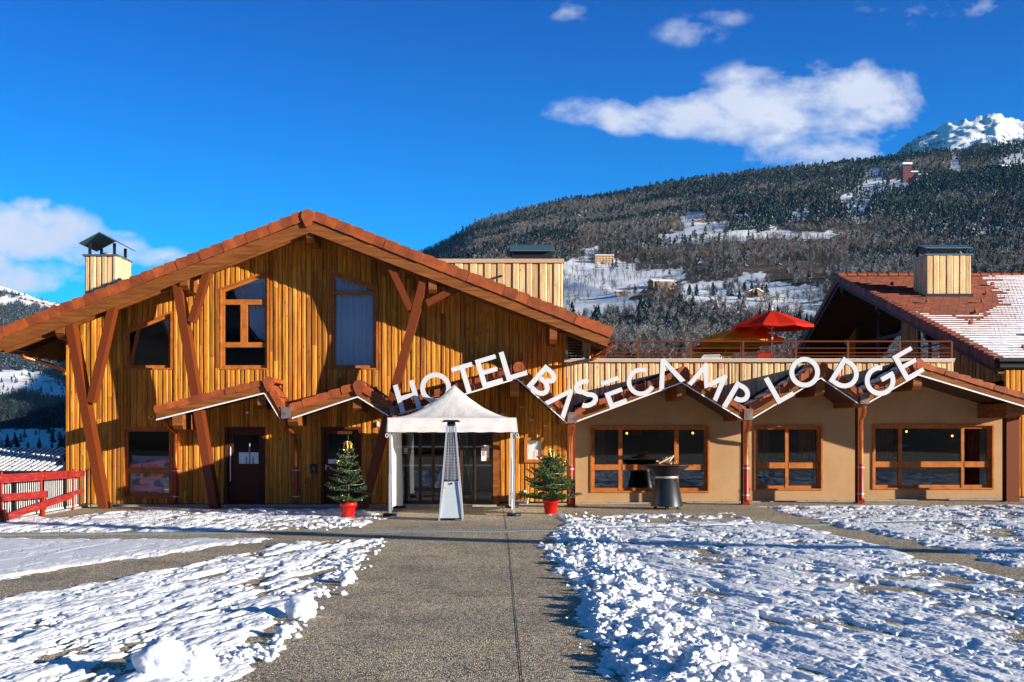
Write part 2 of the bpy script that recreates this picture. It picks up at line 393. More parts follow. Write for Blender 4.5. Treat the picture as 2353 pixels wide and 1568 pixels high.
def canopy_mat(n, c):
    m = mat(n, c, .7, 0, .2); g = G(m); ts = g.node('ShaderNodeBsdfTranslucent'); ts.inputs[0].default_value = (*c, 1)
    ms = g.node('ShaderNodeMixShader'); ms.inputs[0].default_value = .35
    g.l.new(g.b.outputs[0], ms.inputs[1]); g.l.new(ts.outputs[0], ms.inputs[2]); g.l.new(ms.outputs[0], g.n['Material Output'].inputs[0]); return m
M['para_red'] = canopy_mat('parasol_red', (.80,.03,.008)); M['para_orange'] = canopy_mat('parasol_orange', (.98,.34,.01)); M['para_yellow'] = canopy_mat('parasol_yellow', (.75,.48,.02))
M['para_deep'] = canopy_mat('parasol_deep_orange', (.80,.12,.01))
M['paper'] = mat('paper', (.80,.80,.80), .6); M['paper_red'] = mat('paper_red', (.75,.07,.05), .6); M['paper_blue'] = mat('paper_blue', (.05,.25,.5), .6)
M['paper_grey'] = mat('paper_grey', (.35,.35,.36), .6); M['yellow_tag'] = mat('yellow_tag', (.85,.55,.02), .5)
M['board_back'] = mat('noticeboard_back', (.58,.62,.60), .6)

# ------------------------------------------------------------------ ground
YW, YR = 31.0, 31.6                                          # left facade plane, recessed right facade plane
xs = np.linspace(-10.75, 34, 60); ys = np.linspace(-30, 33, 50)
X, Y = np.meshgrid(xs, ys); Z = .011*np.maximum(0, X)
struct(link('plaza', grid_mesh('plaza', X, Y, Z, M['paving'])))
mb = MB(); mb.box((-11.0, -30, -6), (-10.752, 33, .04)); struct(mb.build('plaza_kerb', M['concrete']))
# drain channel across the plaza
def drY(x): return 22.15+(x+9.4)*.108
mb = MB()
def strip(m_, x0, x1, o0, o1, z, n=30):
    for i in range(n):
        a = x0+(x1-x0)*i/n; b = x0+(x1-x0)*(i+1)/n
        m_.add([(a, drY(a)+o0, gz(a)+z), (b, drY(b)+o0, gz(b)+z), (b, drY(b)+o1, gz(b)+z), (a, drY(a)+o1, gz(a)+z)], [(0, 1, 2, 3)])
gr = thing('drain_channel', 'long steel drain grating crossing the plaza in front of the tent', 'drain', (0, drY(0), 0))
strip(mb, -10.7, 22, -.15, .15, .004); mb.build('channel', M['seam'], gr, False)
mb = MB(); x = -10.6
while x < 12:
    y = drY(x); mb.box((x, y-.13, gz(x)+.005), (x+.034, y+.13, gz(x)+.018)); x += .06
for o in (-.15, .13):
    for i in range(40):
        a = -10.7+i*.8; b = a+.8; mb.box((a, drY(a)+o, gz(a)+.005), (b-.004, drY(a)+o+.025, gz(a)+.02))
mb.build('grating', M['grate'], gr)
mb = MB()
a = P(1155, 1180, 5300/188)
for (u0, v0), (u1, v1) in (((1155,1166),(1168,1240)), ((1168,1240),(1183,1400)), ((1183,1400),(1200,1568)), ((1200,1568),(1240,1900))):
    p = ((u0-CX)/F*5300/(v0-HY), 5300/(v0-HY)); q = ((u1-CX)/F*5300/(v1-HY), 5300/(v1-HY))
    mb.add([(p[0]-.005,p[1],.005+gz(p[0])),(p[0]+.005,p[1],.005+gz(p[0])),(q[0]+.005,q[1],.005+gz(q[0])),(q[0]-.005,q[1],.005+gz(q[0]))], [(0,1,2,3)])
struct(mb.build('paving_joint', M['seam'], None, False))
mb = MB(); mb.box((-10.7, YW-.28, -.2), (.1, YW-.02, .05)); 
for i_ in range(20): mb.box((.1+i_*.77, YR-.26, -.2), (.1+(i_+1)*.77, YR-.004, gz(.1+i_*.77)+.028)); 
struct(mb.build('plinth_kerb', M['concrete']))

# ------------------------------------------------------------------ snow lying on the plaza
def G2(u, v):
    Yg = 5300/(v-HY); x = (u-CX)/F*Yg
    for _ in range(3): Yg = F*(EYE-gz(x))/(v-HY); x = (u-CX)/F*Yg
    return (x, Yg)
polys = {
 'a': [(-2400,1192),(120,1190),(250,1176),(400,1172),(700,1170),(850,1171),(905,1188),(880,1198),(845,1212),(700,1219),(500,1223),(200,1225),(-2400,1230)],
 'b': [(-2400,1238),(0,1239),(300,1240),(640,1237),(600,1247),(450,1266),(300,1290),(150,1314),(0,1342),(-2400,2080)],
 'c': [(660,1242),(885,1240),(868,1262),(852,1292),(815,1318),(770,1350),(740,1392),(700,1428),(655,1462),(610,1512),(585,1568),(560,2600),(-2400,2600),(-2400,2130),(0,1368),(200,1335),(400,1300),(560,1268)],
 'd': [(1262,1180),(1290,1173),(1330,1190),(1420,1183),(1560,1180),(1690,1178),(1760,1192),(1900,1222),(2120,1272),(2353,1338),(4800,2060),(4800,2600),(1370,2600),(1345,1568),(1300,1520),(1312,1470),(1285,1410),(1292,1350),(1262,1300),(1225,1255),(1222,1236),(1270,1218),(1285,1204)],
 'e': [(1728,1164),(1900,1160),(2353,1160),(4800,1160),(4800,1990),(2353,1312),(2130,1258),(1900,1205),(1790,1180)]}
polys = {k_: [G2(u, v) for u, v in p] for k_, p in polys.items()}
pile = [G2(u, v) for u, v in [(1265,1183),(1300,1176),(1335,1186),(1375,1210),(1450,1235),(1480,1290),(1560,1330),(1640,1400),(1700,1470),(1790,1568),(1830,1640),(1420,1640),(1370,1568),(1330,1480),(1290,1380),(1262,1300),(1240,1240),(1290,1205)]]
vv = np.concatenate([np.linspace(1164, 1580, 640), np.linspace(1582, 2600, 160)])
uu = np.concatenate([np.linspace(-2400, -66, 260), np.linspace(-60, 2420, 1750), np.linspace(2426, 4800, 260)])
U, V = np.meshgrid(uu, vv)
Yg = 5300/(V-HY); Xg = (U-CX)/F*Yg
for _ in range(3):
    Yg = F*(EYE-.011*np.maximum(0, Xg))/(V-HY); Xg = (U-CX)/F*Yg
lean = np.where(Xg < 0, .26, -.34*smooth(-Xg, -14, 0))
ac = Xg-lean*Yg                                                # across the melt streaks
edge = (fbm(Xg*2.2, Yg*1.4, 4, 3)-.5)*.55+(fbm(Xg*9, Yg*7, 3, 5)-.5)*.16
S = np.full(Xg.shape, -9.)
for k_, p in polys.items(): S = np.maximum(S, sdf(Xg, Yg, p))
streak = fbm(ac*3.6, Yg*.75, 4, 11, .6)
foot = fbm(Xg*3.2, Yg*2.4, 3, 21, .55)
clump = fbm(Xg*11, Yg*9, 4, 31, .6)
sB = sdf(Xg, Yg, polys['b']); flat_ = sdf(Xg, Yg, [G2(u, v) for u, v in [(1400,1560),(1500,1440),(1640,1420),(1800,1520),(1830,1640),(1400,1640)]])
calm = np.maximum(smooth(sB, 0, .5)*.9, 0)
body = smooth(S+edge, -.04, .34)
streak2 = fbm(ac*10, Yg*2.1, 4, 13, .6)
cov = .42*streak+.26*foot+.10*clump+.22*streak2
bare = smooth(cov, .375, .475)                                   # holes where the paving shows
bare = np.maximum(bare, calm)
thin = smooth(sdf(Xg, Yg, [G2(u, v) for u, v in [(1330,1160),(1760,1160),(1760,1198),(1500,1206),(1340,1200)]]), -.3, .8)
thin = np.maximum(thin, smooth(sdf(Xg, Yg, [G2(u, v) for u, v in [(660,1165),(910,1165),(910,1200),(700,1226),(620,1226)]]), -.2, .8)*.5)
bare = bare*(1-thin*smooth(.60-foot, .0, .12))
nearw = smooth(Yg, 29.6, 30.6)*np.where(Xg < 0, 1, 0); bare = bare*(1-nearw*.6)
dr = np.abs(Yg-(22.15+(Xg+9.4)*.108)); drm = np.where((Xg > 5), .7, 1.)*(1-smooth(dr, .12, .24))
bare = bare*(1-drm*smooth(fbm(Xg*1.1, Yg, 3, 41), .40, .36+.02)*1.0*(Xg < 1)) if False else bare*(1-drm*.96*(fbm(Xg*.9, Yg*.2, 2, 41) < .60))
gran = fbm(Xg*26, Yg*22, 3, 37, .6); dent = smooth(fbm(Xg*5+3, Yg*3.4, 3, 39), .60, .70)
streak2 = fbm(ac*10, Yg*2.1, 4, 13, .6)
tx = .020+.028*smooth(streak, .42, .78)+.022*(foot-.4)+.034*(streak2-.45)+.009*(clump-.5)+.008*(gran-.5)-.018*dent
tx = tx*(1-calm)+calm*(.04+.006*(fbm(Xg*3, Yg*2, 3, 51)))
Pd = sdf(Xg, Yg, pile); pl = smooth(Pd+(foot-.5)*.7, .10, 1.0)
lump = np.abs(fbm(Xg*5.5, Yg*4.5, 4, 61, .55)-.5)*2; rid = 1-lump
tx = tx+pl*(.015+.085*smooth(fbm(Xg*3.4, Yg*2.6, 3, 71), .38, .70)*(.35+.65*fbm(Xg*8, Yg*7, 3, 73)) + .05*(rid-.6)+.03*(gran-.5)+.05*(clump-.5))
bare = np.maximum(bare, pl)
Hs = body*bare*np.maximum(tx, .008)-(1-body*bare)*.03
Zs = .011*np.maximum(0, Xg)+Hs
keep = Yg < 30.9
# drop quads fully under the paving
me = bpy.data.meshes.new('snow_cover'); n, m_ = Xg.shape
me.vertices.add(n*m_); me.vertices.foreach_set('co', np.stack([Xg, Yg, Zs], -1).astype(np.float32).ravel())
idx = np.arange(n*m_).reshape(n, m_); q = np.stack([idx[:-1,:-1], idx[1:,:-1], idx[1:,1:], idx[:-1,1:]], -1).reshape(-1, 4)
hf = Hs.ravel(); kf = keep.ravel(); xf = Xg.ravel()
ok = (hf[q] > -.02).any(1) & kf[q].all(1) & (xf[q] > -10.7).all(1)
quads(me, q[ok], M['snow']); sn = link('snow_cover', me); struct(sn, 'stuff')
tag(sn, 'thin melting snow lying in streaks over the paved plaza', 'snow'); 
# clods of shovelled snow: rough lumps on the pile
def ico(sub=2):
    bm = bmesh.new(); bmesh.ops.create_icosphere(bm, subdivisions=sub, radius=1)
    v = np.array([x.co[:] for x in bm.verts]); f = np.array([[q.index for q in x.verts] for x in bm.faces]); bm.free(); return v, f
iv, jf = ico(2)
def lumpy(v, seed, amp=.35, fr=1.6):
    n_ = fbm(v[:,0]*fr+seed*3.1, v[:,1]*fr+v[:,2]*fr*1.3+seed, 4, seed, .6)
    n2_ = fbm(v[:,2]*fr*2+seed, v[:,0]*fr*2-v[:,1]*2, 3, seed+9, .6)
    return v*(1+amp*2*(n_-.5)+amp*(n2_-.5))[:,None]
bank = [lumpy(iv, s_, .75, 2.6) for s_ in range(14)]
ivb, jfb = ico(4); bank3 = []
for s_ in range(8):
    q_ = lumpy(ivb, s_+40, .55, 1.8); q_ = q_+(lumpy(ivb, s_+60, .9, 5.5)-ivb)*.22+(lumpy(ivb, s_+80, .9, 13)-ivb)*.09; bank3.append(q_)
VV = []; FF = []; off = 0
def groundz(x): return .011*max(0., x)
def snow_h(x, y):
    v = HY+F*(EYE-groundz(x))/y; u = CX+x*F/y
    i = int(np.searchsorted(vv, v)); j = int(np.searchsorted(uu, u))
    if 0 < i < len(vv) and 0 < j < len(uu): return max(0., float(Hs[i, j]))
    return 0.
cnt = 0
px0, px1 = min(p[0] for p in pile), max(p[0] for p in pile); py0, py1 = min(p[1] for p in pile), max(p[1] for p in pile)
cand = rng.uniform(0, 1, (26000, 2)); vv_c = 1176+cand[:,0]*420; uu_c = 1220+cand[:,1]*640
for uc, vc in zip(uu_c, vv_c):
    x, y = G2(uc, vc); s_ = float(sdf(np.array([x]), np.array([y]), pile)[0])
    if s_ < -.03: continue
    if s_ < .22 and random.random() > .10: continue
    if vn(np.array([x*2.4]), np.array([y*2.0]), 71)[0] < .36 and random.random() > .12: continue
    if random.random() > .15: continue
    r = random.choice([.012,.016,.02,.024,.03,.04,.055,.075])*random.uniform(.7, 1.3)*(1 if s_ > .2 else .55)
    if y > 16: r = max(r*.85, .028)
    big_ = r > .045 and y < 18
    v = (bank3 if big_ else bank)[random.randrange(8)]*np.array([1, random.uniform(.7, 1.2), random.uniform(.55, .85)])*r
    a = random.uniform(0, 6.28); c_, s2 = math.cos(a), math.sin(a)
    v = v@np.array([[c_, s2, 0], [-s2, c_, 0], [0, 0, 1]])+np.array([x, y, groundz(x)+snow_h(x, y)+r*.25])
    VV.append(v); FF.append((jfb if big_ else jf)+off); off += len(v); cnt += 1
# a few crumbs along the other edges
for (ua, va, ub, vb, k_) in ((885,1240,770,1350,45),(770,1350,600,1520,80),(600,1500,380,1560,60),(700,1216,860,1196,50),(1330,1190,1420,1200,25)):
    for i in range(k_):
        t = random.random(); x, y = G2(ua+(ub-ua)*t+random.gauss(0, 14), va+(vb-va)*t+random.gauss(0, 5))
        r = random.uniform(.012, .05); v = bank[random.randrange(14)]*np.array([1, 1, .7])*r+np.array([x, y, groundz(x)+snow_h(x, y)+r*.3])
        VV.append(v); FF.append(jf+off); off += len(v)
me = bpy.data.meshes.new('snow_clods'); VA = np.concatenate(VV); FA = np.concatenate(FF)
me.vertices.add(len(VA)); me.vertices.foreach_set('co', VA.astype(np.float32).ravel()); quads(me, FA, M['snow'])
sc = link('snow_clods', me); struct(sc, 'stuff'); tag(sc, 'loose clods of shovelled snow heaped beside the path', 'snow')
iv3, jf3 = ico(4)
def chunk(u, v, rx, rz, seed, label, sq=1.):
    x, y = G2(u, v); vv_ = lumpy(iv3, seed, .28, 1.5); vv_ = vv_+ (lumpy(iv3, seed+5, .8, 5)-iv3)*.20+(lumpy(iv3, seed+9, .9, 13)-iv3)*.07
    vv_ = vv_*np.array([rx, rx*.8, rz])+np.array([x, y, groundz(x)+rz*.62])
    me = bpy.data.meshes.new('snow_lump'); me.vertices.add(len(vv_)); me.vertices.foreach_set('co', vv_.astype(np.float32).ravel()); quads(me, jf3, M['snow'])
    tag(link('snow_lump', me), label, 'snow lump', 'large snow lumps at the edge of the path')
chunk(372, 1556, .20, .20, 3, 'biggest round snow lump, at the bottom left edge of the path')
chunk(452, 1552, .17, .17, 8, 'round snow lump touching the right side of the biggest lump')
chunk(690, 1418, .17, .15, 5, 'smooth rounded snow lump alone at the left path edge, halfway to the drain')
chunk(655, 1462, .09, .07, 9, 'small low snow lump just below the smooth rounded one')
chunk(798, 1340, .10, .11, 12, 'pointed little snow lump on the left path edge furthest from the camera')

# ------------------------------------------------------------------ cladding, windows, roofs
def line(pts):                                               # piecewise linear z(x)
    pts = sorted(pts)
    def f(x):
        if x <= pts[0][0]: return pts[0][1]
        for (a, b), (c, d_) in zip(pts, pts[1:]):
            if x <= c: return b+(d_-b)*(x-a)/(c-a)
        return pts[-1][1]
    return f
def span(poly, x):                                           # z interval of a convex polygon at x
    zs = []
    n = len(poly)
    for i in range(n):
        (x0, z0), (x1, z1) = poly[i], poly[(i+1) % n]
        if min(x0, x1)-1e-9 <= x <= max(x0, x1)+1e-9 and abs(x1-x0) > 1e-9: zs.append(z0+(z1-z0)*(x-x0)/(x1-x0))
    return (min(zs), max(zs)) if len(zs) > 1 else None
def clad(x0, x1, zb, zt, holes, y, pitch=.135, seed=1, brk=(), seg=2.6, relief=.017):
    rd = random.Random(seed); mb = MB(); x = x0
    xb = sorted(set([round(p[0], 4) for h in holes for p in h]+[round(b, 4) for b in brk]))
    k = 0
    while x < x1-1e-4:
        wd = pitch*rd.uniform(.85, 1.15); xe = min(x+wd, x1)
        if x1-xe < .04: xe = x1
        off = (relief if k % 2 else .0)+rd.uniform(0, .006); k += 1
        cuts = [x]+[b for b in xb if x+.004 < b < xe-.004]+[xe]
        js = []; z = rd.uniform(-2.6, 0)+zb(x)
        while z < 20: js.append(z); z += seg*rd.uniform(.6, 1.5)
        for a, b in zip(cuts, cuts[1:]):
            ia, ib = a+1e-4, b-1e-4; mid = (a+b)/2
            hs_ = [h for h in holes if span(h, mid)]
            ivs = [((zb(ia), zb(ib)), (zt(ia), zt(ib)))]
            for h in hs_:
                sa, sb = span(h, max(ia, min(p[0] for p in h)+1e-4)), span(h, min(ib, max(p[0] for p in h)-1e-4))
                if not sa or not sb: continue
                nw = []
                for lo, hi in ivs:
                    m_ = (sa[0]+sb[0])/2
                    if (hi[0]+hi[1])/2 <= m_ or (lo[0]+lo[1])/2 >= (sa[1]+sb[1])/2: nw.append((lo, hi)); continue
                    if m_ > (lo[0]+lo[1])/2: nw.append((lo, (sa[0], sb[0])))
                    if (hi[0]+hi[1])/2 > (sa[1]+sb[1])/2: nw.append(((sa[1], sb[1]), hi))
                ivs = nw
            for lo, hi in ivs:
                ml, mh = max(lo), min(hi)
                cs = [lo]+[(j, j) for j in js if ml+.15 < j < mh-.15]+[hi]
                for p, q in zip(cs, cs[1:]):
                    if q[0]-p[0] < .005 and q[1]-p[1] < .005: continue
                    g0 = .002
                    o = off+rd.uniform(0, .005); c = min(.03, (b-a)*.3); f = .015
                    def zz(pair, t): return pair[0]+(pair[1]-pair[0])*t
                    prof = [(0, .06), (0, -o+f), (c, -o-.008), (b-a-c, -o-.008), (b-a, -o+f), (b-a, .06)]
                    vs = []
                    for pair, sg in ((p, g0), (q, -g0)):
                        for px, py in prof: vs.append((a+px, y+py, zz(pair, px/(b-a))+sg))
                    n = 6
                    mb.add(vs, [(i, i+1, i+1+n, i+n) for i in range(n-1)]+[(5, 0, n, n+5), tuple(range(n-1, -1, -1)), tuple(range(n, 2*n))])
        x = xe
    return mb
def window(parent, outer, y, fw=.075, mull=(), sw=.05, depth=.20, name='window', fm='frame', sub=None, glass_y=.10, proud=.035, rim=.045):
    """casing ring proud of the wall, sash ring set back, mullion bars, one pane; mull: polygons in XZ"""
    outer = ccw(outer); i1 = inset(outer, rim); i2 = inset(i1, fw)
    mb = MB(); mb.ring(outer, i1, y-proud, y+depth)
    o = mb.build(name, M[fm], parent)
    mb = MB(); mb.ring([(a, b) for a, b in i1], i2, y+glass_y-.045, y+glass_y+.05)
    for k_, mp in enumerate(mull): mb.prism(mp, y+glass_y-.058-.004*k_, y+glass_y+.052+.004*k_)
    mb.build('sash', M[fm], o)
    mb = MB(); mb.add([(p[0], y+glass_y, p[1]) for p in i2], [tuple(range(len(i2)))]); mb.build('pane', M['glass'], o, False)
    return o, i2
def rect(u0, v0, u1, v1, Y):
    x0, z0 = XZ(u0, v1, Y); x1, z1 = XZ(u1, v0, Y); return [(x0, z0), (x1, z0), (x1, z1), (x0, z1)]
def poly(pts, Y): return [XZ(u, v, Y) for u, v in pts]
def verge(mb, A, B, y, flip=False, h=.24, pitch=.33, dep=.30, th=.03):
    """overlapping verge tiles along A(low)->B(high) in XZ on the front edge y"""
    A = Vector((A[0], 0, A[1])); B = Vector((B[0], 0, B[1])); d = B-A; l = d.length; n = max(1, round(l/pitch)); p = l/n; d.normalize()
    nrm = Vector((-d.z, 0, d.x)); nrm = nrm if nrm.z > 0 else -nrm
    rd = random.Random(int(l*1000))
    for i in range(n):
        o = A+d*(i*p); lift = rd.uniform(-.006, .006); yj = y+rd.uniform(-.008, .008)+.004*(i % 2)
        # low end thick and high, upper end tucked under the next
        prof = [(-.03, -.01), (-.035, h-.055), (-.012, h-.012+.03), (.03, h+.035), (p-.05, h+.008), (p-.012, h-.02), (p-.006, .0)]
        P2 = [(o+d*a+nrm*(b+lift)) for a, b in prof]
        mb.prism([(q.x, q.z) for q in P2], yj-.02, yj+th)
        top = [(-.03, h-.02), (-.02, h+.028), (.03, h+.034), (p-.05, h+.006), (p-.02, h-.02)]
        P2 = [(o+d*a+nrm*(b+lift)) for a, b in top]
        mb.prism([(q.x, q.z) for q in P2], yj+th, y+dep)
def ridge_cap(mb, c, y, r=.17, y1=None, drop=.28):
    x, z = c; pts = [(x+r*math.cos(t), z+r*math.sin(t)) for t in np.linspace(-.35, math.pi+.35, 15)]
    pts += [(x-.35*r, z-drop), (x+.35*r, z-drop)]
    mb.prism(pts, y-.055, y-.022)
    arc = [(x+r*.92*math.cos(t), z+r*.92*math.sin(t)) for t in np.linspace(0, math.pi, 11)]
    mb.prism(arc, y-.022, (y1 or y+1.2))
def courses(mb, A, B, y0, y1, pitch=.33, th=.035, base=.0):
    """tile courses on slope A(low)->B(high), running along Y as rows of single tiles"""
    A = Vector((A[0], 0, A[1])); B = Vector((B[0], 0, B[1])); d = B-A; l = d.length; n = max(1, round(l/pitch)); p = l/n; d.normalize()
    nrm = Vector((-d.z, 0, d.x)); nrm = nrm if nrm.z > 0 else -nrm
    for i in range(n):
        o = A+d*(i*p)-d*.03+nrm*base; e_ = o+d*(p+.04)
        y = y0; k = 0
        while y < y1-.02:
            ye = min(y+.26, y1)
            a, b = o+nrm*(th+.02), e_+nrm*.004; a0 = o+nrm*.002
            mb.add([(a0.x, y+.003, a0.z), (a.x, y+.003, a.z), (b.x, y+.003, b.z), (a0.x, ye-.003, a0.z), (a.x, ye-.003, a.z), (b.x, ye-.003, b.z)],
                   [(0,1,2), (5,4,3), (0,3,4,1), (1,4,5,2), (2,5,3,0)]); y = ye

# ================================================================== the lodge
lodge = thing('hotel_building', 'golden timber chalet hotel with broad tiled gable, folded porch roofs and ochre stucco wing', 'building', (0, YW, 0))
YB = 29.75                                                   # front plane of the big gable overhang
LT, PK, RT = XZ(-12, 782.5, YB), XZ(710, 506, YB), XZ(1400, 775.4, YB)   # barge board top line
roofl, roofr = line([LT, PK]), line([PK, RT])
roofz = line([LT, PK, RT])
# wall plane outline
W1 = poly([(285.4,849.8),(396.5,849.8),(396.5,714.7),(285.4,757.5)], YW)
W2 = poly([(505,849.8),(618,849.8),(618,620.8),(505,663.5)], YW)
W3 = poly([(757.6,850),(868.7,850),(868.7,658),(757.6,620)], YW)
W4 = rect(283, 981.6, 397, 1144.3, YW)
D1 = rect(517, 981.3, 609.4, 1165, YW); D2 = rect(739, 981.3, 830, 1165, YW)
DE = rect(914.6, 990, 1145, 1170, YW)
xe, _ = XZ(1144, 0, YW); xr, _ = XZ(1300, 0, YW); xl, _ = XZ(150, 0, YW)
wt = lambda x: roofz(x)-.16
cap_front = {}                                               # canopy profiles, filled below: bottom line (u,v) at the front plane
YC = 29.55
CANS = [  # L, peak, R of the lower edge ; L, peak, R of the tile crest
 ([(359,965.5),(607,904.4),(643,963)], [(353,933),(619,867),(656,936)]),
 ([(671,962),(822,912.7),(894,957)], [(664,928),(825,875.6),(909,929)]),
 ([(915,953),(1187.6,870.8),(1303.4,973.3)], [(906,925),(1192,834),(1312,944)]),
 ([(1325.7,969),(1566,880),(1707,965)], [(1317,940),(1569,844),(1713,935)]),
 ([(1730,961),(1885.5,869.5),(1972,928)], [(1723,929),(1887,834),(1977.6,907)]),
 ([(1998,924.7),(2109.5,862),(2424,956)], [(1994,896.4),(2108,826),(2424,928)])]
prof_px = []
for b, t in CANS: prof_px += b
deck_bot = line([XZ(u, v, YC) for u, v in prof_px])          # underside of the porch roofs, as z(x)
# main timber wall
tall = clad(xl, xe, lambda x: .06, wt, [W1, W2, W3, W4, D1, D2, DE], YW, seed=3)
tall.build('timber_wall', M['wood'], lodge)
up = clad(xe, xr, lambda x: deck_bot(x)+.30, wt, [], YW, seed=5, brk=[XZ(1187.6, 0, YC)[0], PK[0]]); up.build('upper_timber_wall', M['wood'], lodge)
mb = MB(); mb.box((xe, YW-.02, .05), (xe+.05, YR, deck_bot(xe)+.05)); mb.build('corner_trim', M['wood_beam'], lodge)
xs0 = XZ(1320, 0, YR)[0]
clad(xe+.05, xs0, lambda x: .08, lambda x: deck_bot(x)+.10, [], YR, seed=6).build('recessed_timber_wall', M['wood'], lodge)
# pale parapet above the porch roofs
xt1 = XZ(2190, 0, YW)[0]; zt1 = XZ(0, 832, YW)[1]
brk = [XZ(u, 0, YC)[0] for u, v in prof_px]
clad(xr, xt1, lambda x: min(deck_bot(x)+.24, zt1-.02), lambda x: zt1, [], YW, pitch=.15, seed=8, brk=brk, relief=.018).build('parapet_wall', M['wood_pale'], lodge)
mb = MB(); mb.box((XZ(1296,0,YW)[0], YW-.10, zt1-.01), (XZ(2190,0,YW)[0], YW+.30, XZ(0,826.5,YW)[1])); mb.build('parapet_fascia', M['fascia'], lodge)
mb = MB(); mb.box((XZ(1295,0,YW)[0], YW-.115, XZ(0,826.5,YW)[1]), (XZ(2192,0,YW)[0], YW+.31, XZ(0,825,YW)[1])); mb.build('parapet_capping', M['led'], lodge)
# terrace floor, hidden building body
zT = 3.78
mb = MB(); mb.box((xr+.1, YW+.05, zT-.3), (XZ(2188,0,YW)[0], 56, zT)); mb.build('terrace_floor', M['wood_beam_dark'], lodge)
# stucco wall with window openings
WA = rect(1356.7, 978, 1629.7, 1132, YR); WB = rect(1733, 977, 1889.7, 1126.7, YR); WC = rect(2004, 975, 2283, 1125, YR)
xs1 = XZ(2318, 0, YR)[0]
mb = MB()
def top(x): return deck_bot(x)+.12
wins = [WA, WB, WC]; edges = [xs0]+[c for w_ in wins for c in (w_[0][0], w_[1][0])]+[xs1]
knots_ = [XZ(u, v, YC)[0] for u, v in prof_px]
def colpiece(a, b, lo):
    xs_ = [a]+[k_ for k_ in knots_ if a < k_ < b]+[b]
    mb.prism([(a, lo), (b, lo)]+[(x, top(x)) for x in xs_[::-1]], YR, YR+.3)
for i in range(0, len(edges)-1):
    a, b = edges[i], edges[i+1]
    if i % 2 == 0: colpiece(a, b, -.05)
    else:
        w_ = wins[i//2]; mb.prism([(a, -.05), (b, -.05), (b, w_[0][1]), (a, w_[0][1])], YR, YR+.3); colpiece(a, b, w_[2][1])
mb.build('stucco_wall', M['stucco'], lodge)
# far right timber wall
clad(XZ(2322,0,YR)[0], 19, lambda x: .2, lambda x: 3.7, [], YR+.35, seed=12).build('right_timber_wall', M['wood'], lodge)
# dark interior shells
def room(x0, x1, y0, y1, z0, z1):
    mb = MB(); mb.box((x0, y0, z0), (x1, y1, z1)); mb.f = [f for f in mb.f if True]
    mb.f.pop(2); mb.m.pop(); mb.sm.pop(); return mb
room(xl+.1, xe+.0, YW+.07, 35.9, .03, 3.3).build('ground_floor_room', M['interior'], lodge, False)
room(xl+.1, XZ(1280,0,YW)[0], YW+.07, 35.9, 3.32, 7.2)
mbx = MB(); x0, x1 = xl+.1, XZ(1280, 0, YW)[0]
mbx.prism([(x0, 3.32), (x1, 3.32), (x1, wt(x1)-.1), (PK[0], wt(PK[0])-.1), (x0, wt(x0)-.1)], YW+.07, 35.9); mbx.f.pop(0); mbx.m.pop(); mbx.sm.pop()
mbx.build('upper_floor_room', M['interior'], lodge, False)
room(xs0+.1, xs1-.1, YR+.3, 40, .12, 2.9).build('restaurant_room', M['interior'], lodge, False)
# body behind: sides and back so that no light leaks
mb = MB(); mb.box((xl, YW+.061, -3), (xl+.09, 36, roofz(xl)-.2)); mb.build('left_side_wall', M['wood'], lodge)
# windows
def hb(u0, v0, u1, v1, Y=YW): return rect(u0, v0, u1, v1, Y)
o1, g1 = window(lodge, W1, YW)
window(lodge, W2, YW, mull=[hb(509,688,615,700), hb(509,786.5,615,798.5), hb(552,700,567.7,786.5)])
window(lodge, W3, YW, mull=[hb(761,669,865,676)], fm='frame')
window(lodge, W4, YW, mull=[hb(286,1076,394,1088.5)])
window(lodge, WA, YR, mull=[hb(1421.8,980.5,1430.6,1129.5,YR), hb(1550.6,980.5,1560.5,1129.5,YR), hb(1359,1068,1421.8,1080.4,YR), hb(1430.6,1068,1550.6,1080.4,YR), hb(1560.5,1068,1627,1080.4,YR)], glass_y=.13)
window(lodge, WB, YR, mull=[hb(1805.8,979,1813.5,1124.5,YR), hb(1735,1063.5,1805.8,1076.5,YR), hb(1813.5,1063.5,1887,1076.5,YR)], glass_y=.13)
window(lodge, WC, YR, mull=[hb(2067,977,2075,1122.5,YR), hb(2211,977,2218,1122.5,YR), hb(2007,1061,2067,1074,YR), hb(2075,1061,2211,1074,YR), hb(2218,1061,2281,1074,YR)], glass_y=.13)
# curtains behind the upper windows
def curtain(pts, y, m_, name='curtain', amp=.035, wl=.16, parent=lodge):
    """hanging sheet: pts = [(u_left,u_right,v)...] rows from top to bottom"""
    rows = []; nU = 60
    for a, b, v in pts:
        rows.append([(a+(b-a)*t, v) for t in np.linspace(0, 1, nU)])
    mb = MB(); V_ = []
    for r_ in rows:
        for k_, (u, v) in enumerate(r_):
            x, z = XZ(u, v, y); s_ = k_/(nU-1)*(XZ(pts[0][1],0,y)[0]-XZ(pts[0][0],0,y)[0])
            V_.append((x, y+amp*math.sin(s_/wl*6.28)+.3*amp*math.sin(s_/wl*2.3+1), z))
    fs = [(i*nU+k_, i*nU+k_+1, (i+1)*nU+k_+1, (i+1)*nU+k_) for i in range(len(rows)-1) for k_ in range(nU-1)]
    mb.add(V_, fs, 0, True); return mb.build(name, M[m_], parent, False)
curtain([(764,867,630),(764,867,720),(762,867,850)], YW+.22, 'curtain_white')
